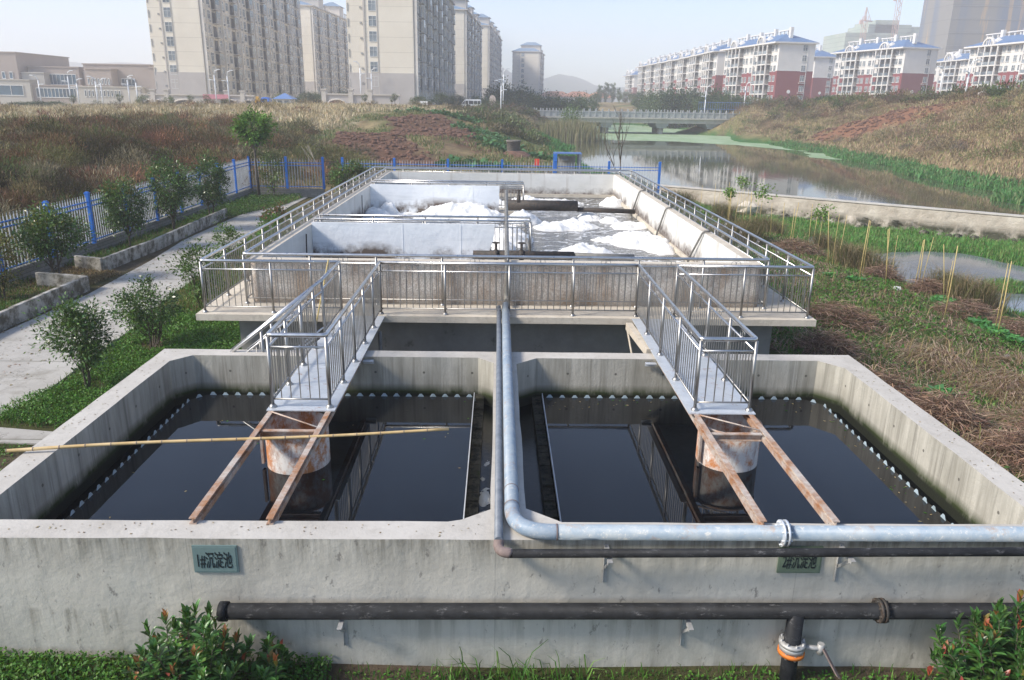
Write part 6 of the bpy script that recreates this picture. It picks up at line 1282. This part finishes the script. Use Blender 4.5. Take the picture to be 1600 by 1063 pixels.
# arched boundary walls
def arcade(lab, x0, x1, y, z0, z1, arches, piers, mt='tower_grey', trim='tower_trim'):
    t = thing('arcade_wall', lab, 'boundary wall', ((x0+x1)/2, y, z0)); m = MB(); m.box(x0, y, z0-2, x1, y+.5, z1); obj('wall', m, mt, t)
    m = MB(); m.box(x0-.2, y-.25, z1, x1+.2, y+.75, z1+.25)
    for p in piers: m.box(p-.45, y-.3, z0-2, p+.45, y+.6, z1+.9); m.box(p-.6, y-.42, z1+.9, p+.6, y+.75, z1+1.15)
    obj('coping', m, trim, t)
    for (c, R, h_) in arches:
        m = MB(); n = 10; P = [(c+R*math.cos(pi*i/n), z0-1.0+(h_+1)*math.sin(pi*i/n)**.8) for i in range(n+1)]; V = [(a, y-.03, b) for a, b in P]; m.add(V, [tuple(range(n+1))[::-1]]); o = obj('arch_shadow_panel', m, 'recess_shadow', t)  # no real opening: a flat dark face paints the arch's shade
        m = MB(); m.tube([(a, y-.08, b) for a, b in P], .16, 6); obj('arch_trim', m, trim, t)
arcade('pale arched boundary wall below the left tower', -73.6, -57.0, 165, 3.5, 5.6, [(-71.7, 1.1, 1.2), (-69.6, 1.1, 1.2), (-64.2, 3.2, 1.3)], [-73.4, -70.6, -67.8], 'tower_trim')
arcade('grey arched boundary wall under the pink banner', -56.9, -50.4, 165.5, 3.6, 5.6, [(-55.6, 2.6, 1.4), (-51.6, 1.9, 1.3)], [-55.8, -52.6])
arcade('grey boundary wall with one arch before the middle tower', -36.0, -20.5, 165, 3.9, 6.2, [(-33.3, 2.5, 1.4)], [-35.9, -30.4, -26.5])
m = MB(); m.box(-60.4, 164.6, 5.0, -55.2, 164.68, 5.9); plain('banner_pink', (.55, .22, .27), .8); obj('banner', m, 'banner_pink', label='long pink banner tied to the arched wall below the left tower', cat='banner')
gh = thing('guardhouse', 'small white guardhouse with a blue hipped roof between the towers', 'guardhouse', (-45.3, 170, 3.8)); F_ = FR((-46.9, 169), (-43.7, 169), 'L')
m = MB(); F_.box(m, 0, 0, 2.5, 3.2, 3, 5.2); obj('wall', m, 'apt_white', gh); m = MB(); F_.hip(m, -.6, -.6, 3.8, 3.6, 5.2, 1.2); obj('roof', m, 'sheet_blue', gh); m = MB(); F_.box(m, .4, -.03, 4.1, 1.3, .02, 4.9); F_.box(m, 1.8, -.03, 4.1, 2.7, .02, 4.9); obj('window', m, 'window_glass', gh)
for (x, y, r, la) in ((33, 455, 9, 'orange roofed house left of the far trees'), (46, 450, 8, 'orange roofed house in the haze over the bridge'), (60, 462, 7, 'small orange roofed house right of the two others')):
    t = thing('house', la, 'house', (x, y, 4), 'hazy orange roofed houses'); F_ = FR((x-r, y), (x+r, y+4), 'L'); m = MB(); F_.box(m, 0, 0, 0, 2*r, 9, 8); obj('wall', m, 'apt_white', t); m = MB(); F_.hip(m, -1, -1, 2*r+1, 10, 8, 3); obj('roof', m, 'tile_orange', t); m = MB(); [F_.box(m, 1.5+i*3.2, -.04, 5, 3+i*3.2, .02, 6.8) for i in range(int(r*.55))]; obj('window', m, 'window_glass', t)
# ------------------------------------------------------------------ bridge
br = thing('bridge', 'grey concrete road bridge with balustrade crossing the green water', 'bridge', (27, 167, -1)); y0, y1 = 165, 175
m = MB(); m.box(8, y0, 1.55, 50, y1, 2.35); m.box(8, y0-.35, 2.35, 50, y0+1, 2.65); obj('deck', m, 'bridge_concrete', br)
m = MB(); m.box(2, y0+1, 2.36, 60, y1-.5, 2.5); obj('roadway', m, 'road_asphalt', br)
for yy in (y0-.2, y1-.4):
    m = MB(); m.box(7.6, yy, 2.66, 50, yy+.12, 3.55); m.box(7.6, yy-.08, 3.55, 50, yy+.2, 3.7); obj('balustrade', m, 'bridge_rail', br)
    m = MB()
    for i in range(32): x = 7.7+i*1.36; m.box(x-.13, yy-.12, 2.66, x+.13, yy+.24, 4.0); m.lathe([(.1, 0), (.14, .12), (0, .26)], (x, yy+.06, 4.0), 6)
    obj('balustrade_posts', m, 'bridge_rail', br)
for x in (10.6, 22.4, 34.0, 44.5):
    m = MB(); m.prism([(x-1.3, y0+.4), (x+1.3, y0+.4), (x+1.3, y1-.6), (x-1.3, y1-.6)], 1.0, 1.549)
    m.prism([(x-1.0, y0+.6), (x+1.0, y0+.6), (x+1.0, y1-.8), (x-1.0, y1-.8)], .55, 1.0); obj('pier_cap', m, 'bridge_rail', br)
    if 20 < x < 40:
        for yy in (y0+2, y1-2.2): m = MB(); m.tube([(x, yy, -3), (x, yy, .56)], .62, 16); obj('pier', m, 'bridge_concrete', br)
m = MB(); m.box(2, y0+.2, -1, 9.5, y1, 2.3); m.box(46.5, y0+.2, -1, 56, y1, 2.3); obj('abutment', m, 'bridge_concrete', br)
# lamps, vehicles, small things
def lamp(x, y, h_, i):
    z = Hs(x, y); t = thing('street_lamp', '', 'street lamp', (x, y, z)); m = MB(); m.tube([(x, y, z-.3), (x, y, z+h_*.85)], .11, 8); obj('pole', m, 'lamp_white', t)
    s_ = 1 if i % 3 else -1; m = MB(); m.tube([(x, y, z+h_*.8), (x+.15*s_, y-.1, z+h_*.95), (x+.9*s_, y-.2, z+h_)], .07, 6); m.tube([(x, y, z+h_*.62), (x-.15*s_, y-.1, z+h_*.7), (x-.7*s_, y-.2, z+h_*.72)], .06, 6); obj('arm', m, 'lamp_white', t)
    for (xx, zz_) in ((x+.9*s_, z+h_), (x-.7*s_, z+h_*.72)): m = MB(); m.box(xx-.35, y-.35, zz_-.06, xx+.35, y-.05, zz_+.08); obj('lamp_head', m, 'lamp_white', t)
    return t
LN = ['leftmost of the lamps before the campus', 'second lamp from the left before the campus', 'third lamp from the left before the campus', 'lamp before the blue glass front', 'lamp just right of the blue glass front', 'lamp left of the arched wall', 'second lamp left of the arched wall', 'left of the two lamps before the leftmost tower', 'right of the two lamps before the leftmost tower', 'lamp before the left edge of the middle tower', 'lamp before the vertical windows of the middle tower', 'tall lamp right of the white van', 'shorter lamp right of the white van', 'lamp before the first brick gable', 'lamp above the right end of the bridge', 'lamp on the right crest before the red blocks', 'lamp near the right picture edge on the crest']
for i, (x, y, h_) in enumerate(LAMPS): t = lamp(x, y, h_*1.25, i); t['label'] = 'white double-arm '+LN[i]; t['group'] = 'white street lamps'
vn = thing('van', 'white minibus parked above the dug soil beside the middle tower', 'van', (-6.4, 178, 3.1)); vz = Hs(-6.4, 178)-.05
P = [(-8.7, .35), (-8.7, 1.15), (-8.45, 1.35), (-7.7, 2.25), (-7.3, 2.4), (-4.2, 2.4), (-4.05, 2.2), (-4.0, .35)]
m = MB(); V = [(x, 177, z+vz) for x, z in P]+[(x, 179, z+vz) for x, z in P]; n = len(P); m.add(V, [tuple(range(n))[::-1], tuple(range(n, 2*n))]+[(i, (i+1) % n, n+(i+1) % n, n+i) for i in range(n)][::1]); o = obj('body', m, 'paint_white', vn); bevel(o, .08, 2, 20)
m = MB()
for a, b in ((-7.5, -6.9), (-6.75, -5.75), (-5.6, -4.9), (-4.8, -4.2)): m.box(a, 176.97, vz+1.4, b, 176.99, vz+2.1)
m.add([(-8.38, 176.98, vz+1.4), (-7.62, 176.98, vz+1.4), (-7.62, 176.98, vz+2.15)], [(0, 1, 2)]); obj('windows', m, 'glass_dark', vn)
for x in (-7.9, -4.9): m = MB(); m.tube([(x, 176.93, vz+.36), (x, 177.15, vz+.36)], .36, 16); obj('wheel', m, 'rubber', vn)
# a rider on a scooter by the bridge end
sx, sy = 7.3, 168.5; sz = max(Hs(sx, sy), 2.45)
sc = thing('scooter', 'dark motor scooter riding onto the left end of the bridge', 'scooter', (sx, sy, sz)); m = MB()
m.bar((sx-.55, sy, sz+.5), (sx+.35, sy, sz+.45), .28, .25); m.bar((sx-.6, sy, sz+.72), (sx+.1, sy, sz+.72), .26, .14); m.bar((sx+.4, sy, sz+.3), (sx+.6, sy, sz+1.0), .3, .1, up=(0, 1, 0)); obj('body', m, 'cloth_dark', sc)
m = MB(); m.tube([(sx+.6, sy-.3, sz+1.0), (sx+.6, sy+.3, sz+1.0)], .03, 6); obj('handlebar', m, 'dark_iron', sc)
for x in (-.65, .62): m = MB(); m.tube([(sx+x, sy-.06, sz+.25), (sx+x, sy+.06, sz+.25)], .25, 14); obj('wheel', m, 'rubber', sc)
def skin_person(lab, J, E_, R_, mats, cat='person', parts=()):
    me = bpy.data.meshes.new('person'); me.from_pydata(J, E_, []); o = bpy.data.objects.new('person', me); C.objects.link(o); tag(o, lab, cat); ORG[o.name] = Vector((0, 0, 0))
    md = o.modifiers.new('skin', 'SKIN'); 
    for i, v in enumerate(me.skin_vertices[0].data): v.radius = (R_[i], R_[i]); v.use_root = (i == 0)
    s_ = o.modifiers.new('sub', 'SUBSURF'); s_.levels = 1; s_.render_levels = 2; me.materials.append(MATS[mats]); return o
x, y, z = sx-.2, sy, sz+.8
J = [(x, y, z), (x+.03, y, z+.28), (x+.06, y, z+.5), (x+.07, y, z+.6), (x+.08, y, z+.75), (x+.05, y-.2, z+.48), (x+.3, y-.26, z+.28), (x+.68, y-.25, z+.25), (x+.05, y+.2, z+.48), (x+.3, y+.26, z+.28), (x+.68, y+.25, z+.25), (x+.1, y-.12, z-.05), (x+.48, y-.14, z-.05), (x+.5, y-.14, z-.48), (x+.66, y-.14, z-.52), (x+.1, y+.12, z-.05), (x+.48, y+.14, z-.05), (x+.5, y+.14, z-.48), (x+.66, y+.14, z-.52)]
skin_person('person in dark clothes sitting on the scooter at the bridge end', J, [(0, 1), (1, 2), (2, 3), (3, 4), (2, 5), (5, 6), (6, 7), (2, 8), (8, 9), (9, 10), (0, 11), (11, 12), (12, 13), (13, 14), (0, 15), (15, 16), (16, 17), (17, 18)], [.15, .14, .13, .06, .11, .065, .045, .03, .065, .045, .03, .09, .07, .05, .04, .09, .07, .05, .04], 'cloth_dark')
ex = thing('excavator_arm', 'yellow digger boom standing beside the blue truck on the field', 'excavator', (-51.2, 170, 3.9)); m = MB(); m.bar((-51.6, 170, 3.4), (-50.95, 170, 5.6), .5, .5, up=(0, 1, 0)); m.bar((-50.95, 170, 5.6), (-50.6, 170, 4.6), .4, .4, up=(0, 1, 0)); m.box(-52.1, 169.6, 3.2, -51.3, 170.4, 4.4); obj('boom', m, 'paint_yellow', ex)
tk = thing('truck', 'small truck with a blue cab on the field before the towers', 'truck', (-49.6, 171, 3.9)); m = MB(); m.box(-50.4, 170.2, 3.9, -48.6, 172, 5.3); m.box(-50.2, 170.3, 5.3, -48.9, 171.9, 5.5); o = obj('cab', m, 'paint_blue', tk); bevel(o, .1); m = MB(); m.box(-50.0, 170.16, 4.7, -49.1, 170.19, 5.2); obj('window', m, 'glass_dark', tk)
for x_ in (-50, -49): m = MB(); m.tube([(x_, 170.1, 3.9), (x_, 170.4, 3.9)], .4, 12); obj('wheel', m, 'rubber', tk)
def board(name, lab, cat, x, y, w_, zb, zt_, mat, leg=True):
    t = thing(name, lab, cat, (x, y, zb)); m = MB(); m.box(x-w_/2, y, zb, x+w_/2, y+.12, zt_); obj('board', m, mat, t)
    if leg:
        for s_ in (-.3, .3): m = MB(); m.tube([(x+s_*w_, y+.06, Hs(x, y)-.3), (x+s_*w_, y+.06, zb+.1)], .05, 6); obj('leg', m, 'bracket_steel', t)
board('sign_board', 'blank white board standing before the middle tower', 'sign board', -15.8, 168, 1.6, 3.9, 5.2, 'paint_white'); board('sign_board', 'tiny white board left of the bridge', 'sign board', 4.1, 168, .8, 3.9, 4.4, 'paint_white')
st_ = thing('stone_marker', 'pinkish upright stone with a rounded top right of the van', 'stone', (-1.4, 170, 3.4)); m = MB(); P = [(-.9, 0), (-.9, 2.2), (-.7, 2.7), (-.2, 2.95), (.35, 2.8), (.75, 2.3), (.8, 0)]; zb = Hs(-1.4, 170)-.2; V = [(-1.4+a*.8, 170, zb+b*.95) for a, b in P]+[(-1.4+a*.8, 170.5, zb+b*.95) for a, b in P]; n = len(P); m.add(V, [tuple(range(n))[::-1], tuple(range(n, 2*n))]+[(i, (i+1) % n, n+(i+1) % n, n+i) for i in range(n)]); obj('stone', m, 'stone_pink', st_)
ch = thing('brick_chamber', 'round grey brick inspection shaft standing on a mound of soil', 'shaft', (1.4, 76, .2)); zb = Hs(1.4, 76); m = MB(); m.lathe([(.66, -.4), (.63, 1.25), (.70, 1.26), (.70, 1.42), (.45, 1.42), (.45, .6)], (1.4, 76, zb), 28); obj('shaft_wall', m, 'chamber_brick', ch)
m = MB(); m.lathe([(1.9, -.3), (1.4, .1), (.9, .38), (.5, .45)], (1.6, 75.6, zb), 18); obj('mound', m, 'soil', ch)
sh = thing('pump_shed', 'little blue roofed open shed at the reservoir behind the fence', 'shed', (4.8, 55, 0)); zb = Hs(4.8, 55)
m = MB(); m.bar((3.85, 55, 2.17), (5.75, 55, 2.17), 1.3, .06); m.bar((3.85, 55, 2.21), (5.75, 55, 2.21), .6, .04); obj('roof', m, 'sheet_blue', sh)
for x_, y_ in ((3.95, 54.4), (5.65, 54.4), (3.95, 55.6), (5.65, 55.6)): m = MB(); m.box(x_-.09, y_-.09, zb-.3, x_+.09, y_+.09, 2.14); obj('post', m, 'fence_blue' if x_ < 5 else 'pipe_slate', sh)
m = MB(); m.box(4.2, 55.3, zb, 5.4, 55.5, 1.95); m.tube([(4.4, 55.0, 1.7), (4.9, 55.0, 1.7)], .12, 8); obj('control_box', m, 'unit_grey', sh)
m = MB(); m.tube([(2.9, 60, Hs(2.9, 60)), (2.9, 60, 1.35)], .03, 5); rf = thing('marker_flag', 'small red flag on a stick behind the fence', 'flag', (2.9, 60, .3)); obj('stick', m, 'stake_bamboo', rf); m = MB(); m.box(2.75, 59.98, .9, 3.1, 60.02, 1.4); obj('flag', m, 'red_cloth', rf)
m = MB(); r_ = random.Random(6)
for i in range(6): x_ = -11.3+r_.uniform(-.25, .25); m.tube([(x_+.8, 46.8, 1.2), (x_-.7+i*.1, 48.3, 2.75+r_.uniform(-.25, .15))], .011, 5)
obj('pole_bundle', m, 'bark_pale', label='bundle of dry poles leaning on the fence left of the rusty gate', cat='poles')
# low pipe-blue fence and rubble wall on the far right crest
t = thing('fence', 'faint blue metal fence before the red and white blocks', 'fence', (55, 184, 5)); m = MB()
for i in range(60): x_ = 46+i*.55; m.bar((x_, 184+i*.03, 3.2), (x_, 184+i*.03, 6.0), .05, .05, up=(1, 0, 0))
obj('bars', m, 'sheet_blue', t); m = MB(); m.bar((46, 184, 5.9), (79, 185.8, 5.9), .08, .1); m.bar((46, 184, 4.4), (79, 185.8, 4.4), .08, .1); obj('rail', m, 'sheet_blue', t)
m = MB()
for i in range(26): stone(m, (63+i*.55+rg.normal()*.3, 103-i*.5, Hs(63+i*.55, 103-i*.5)+.15), rg.uniform(.25, .6), rg)
obj('rubble_bank', m, 'rim_top', kind='stuff', org=(70, 97, 6))

# ------------------------------------------------------------------ distant trees, copied from a few kinds
DG = [(.035, .065, .03), (.05, .085, .035), (.03, .05, .025)]; MG = [(.07, .11, .04), (.09, .13, .05), (.05, .09, .03)]
KIND = []
NAMES = [('dark evergreen tree', 'broadleaf_tree'), ('mid green bushy tree', 'broadleaf_tree'), ('low pale green bush', 'bush'), ('small palm-like tree', 'palm_tree'), ('tall hazy poplar', 'poplar_tree'), ('light green willow', 'willow_tree')]
def proto(k):
    hh = len(bpy.data.objects)
    if k == 0: tree('broadleaf_tree', '', 'tree', (-300, -200), 8, (3.4, 3.4, 3.6), 2600, .55, DG, 1.5, 1, seed=30, nc=40, thick=.2)
    if k == 1: tree('broadleaf_tree', '', 'tree', (-300, -200), 8, (3.8, 3.8, 3.5), 2600, .55, MG, 1.2, 1, seed=31, nc=40, thick=.2)
    if k == 2: tree('bush', '', 'bush', (-300, -200), 4, (3.0, 3.0, 2.0), 1400, .4, [(.10, .14, .05), (.14, .17, .07)], .3, 1, seed=32, thick=.1)
    if k == 3: tree('palm_tree', '', 'tree', (-300, -200), 5, (1.5, 1.5, 1.3), 700, .6, [(.07, .10, .04), (.10, .13, .06)], 2.8, 1, seed=33, thick=.13, zc=3.9, aspect=.16)
    if k == 4: tree('poplar_tree', '', 'tree', (-300, -200), 15, (3.0, 3.0, 7), 2600, .8, MG, 2, 1, seed=34, thick=.25)
    if k == 5: tree('willow_tree', '', 'tree', (-300, -200), 6, (2.4, 2.4, 2.7), 2400, .4, [(.10, .16, .05), (.13, .2, .07)], .8, 1, seed=35, thick=.12)
    return [o for o in C.objects if o.type == 'EMPTY'][-1]
HK = [8, 8, 4, 5, 15, 6]
pr = {}
zones = [(-300, -75, 'before the campus'), (-75, -50, 'by the arched wall'), (-50, -25, 'between the two front towers'), (-25, -12, 'at the foot of the middle tower'), (-12, 0, 'right of the middle tower, behind the van'), (0, 8, 'left of the lone tower'), (8, 22, 'below the lone tower'), (22, 44, 'behind the left half of the bridge'), (44, 56, 'behind the right half of the bridge'), (56, 66, 'in front of the brick gable'), (66, 90, 'on the right crest before the red blocks')]
cnt = {}
for i, (x, y, h_, k) in enumerate(TREES):
    if k not in pr: pr[k] = proto(k); o = pr[k]
    else: o = copy_tree(pr[k])
    s_ = h_/HK[k]; hv = s_*(.9 if k else 1); o.location = (x, y, Hs(x, y)-.15); wd = max(hv, .55 if k in (0, 1) else hv); o.scale = (wd, wd, s_*1.04); o.rotation_euler = (0, 0, i*1.7)
    zn = next(q[2] for q in zones if q[0] <= x < q[1]); key = (k, zn); cnt[key] = cnt.get(key, 0)+1
    if y > 260: zn = 'in the far haze over the bridge'
    o['label'] = NAMES[k][0]+' '+zn; o['group'] = NAMES[k][0]+'s '+zn
# hills
def ridge(name, pts, y, z0, mat, depth=300, seed=1):
    m = MB(); n = 60; xs = np.linspace(pts[0][0], pts[-1][0], n); zt_ = np.interp(xs, [p[0] for p in pts], [p[1] for p in pts])+(fbm(xs, xs*0+seed*50, .02, seed, 4)-.5)*8; V = []; rows = 8
    for j in range(rows+1):
        f = j/rows; 
        for i in range(n): V.append((xs[i], y-depth*(1-f)+fbm(xs[i], f*300., .01, seed)*40, z0+(zt_[i]-z0)*math.sin(f*pi/2)+(fbm(xs[i], f*400., .03, seed+2)-.5)*6*(0 < j)))
    fs = [(j*n+i, j*n+i+1, (j+1)*n+i+1, (j+1)*n+i) for j in range(rows) for i in range(n-1)]
    m.add(V, fs, 0, True); return obj(name, m, mat, kind='structure', org=(0, 0, 0))
ridge('hills', [(-1500, 5), (-1300, 40), (-1000, 62), (-889, 64), (-773, 62), (-634, 58), (-450, 45), (-300, 10)], 1500, 0, 'hill_green')
ridge('hills', [(-120, 0), (-60, 50), (6, 66), (40, 45), (82, 46), (106, 54), (140, 50), (178, 36), (262, 30), (330, 22), (500, 0)], 1500, 0, 'hill_green', seed=3)
# ------------------------------------------------------------------ haze
m = MB(); m.box(-1600, -120, -6, 1600, 1750, 130)
g = G('haze'); g.t.nodes.remove(g.b); vol = g.n('ShaderNodeVolumePrincipled'); vol.inputs['Color'].default_value = (.95, .945, .985, 1); vol.inputs['Density'].default_value = .00095; vol.inputs['Anisotropy'].default_value = 0
g.link(vol.outputs[0], g.t.nodes['Material Output'].inputs['Volume'])
obj('haze', m, 'haze', kind='stuff', org=(0, 0, 0))

# where several neighbours still share a label, count them from the left
ORD = ['first', 'second', 'third', 'fourth', 'fifth', 'sixth', 'seventh', 'eighth', 'ninth', 'tenth']
byl = {}
for o in C.objects:
    if o.parent is None and o.get('label') and o.get('group'): byl.setdefault(o['label'], []).append(o)
for la, L_ in byl.items():
    if 1 < len(L_) <= 10:
        L_.sort(key=lambda o: math.atan2(o.location.x, o.location.y))
        for i, o in enumerate(L_): o['label'] = la+', '+('last' if i == len(L_)-1 else ORD[i])+' from the left'
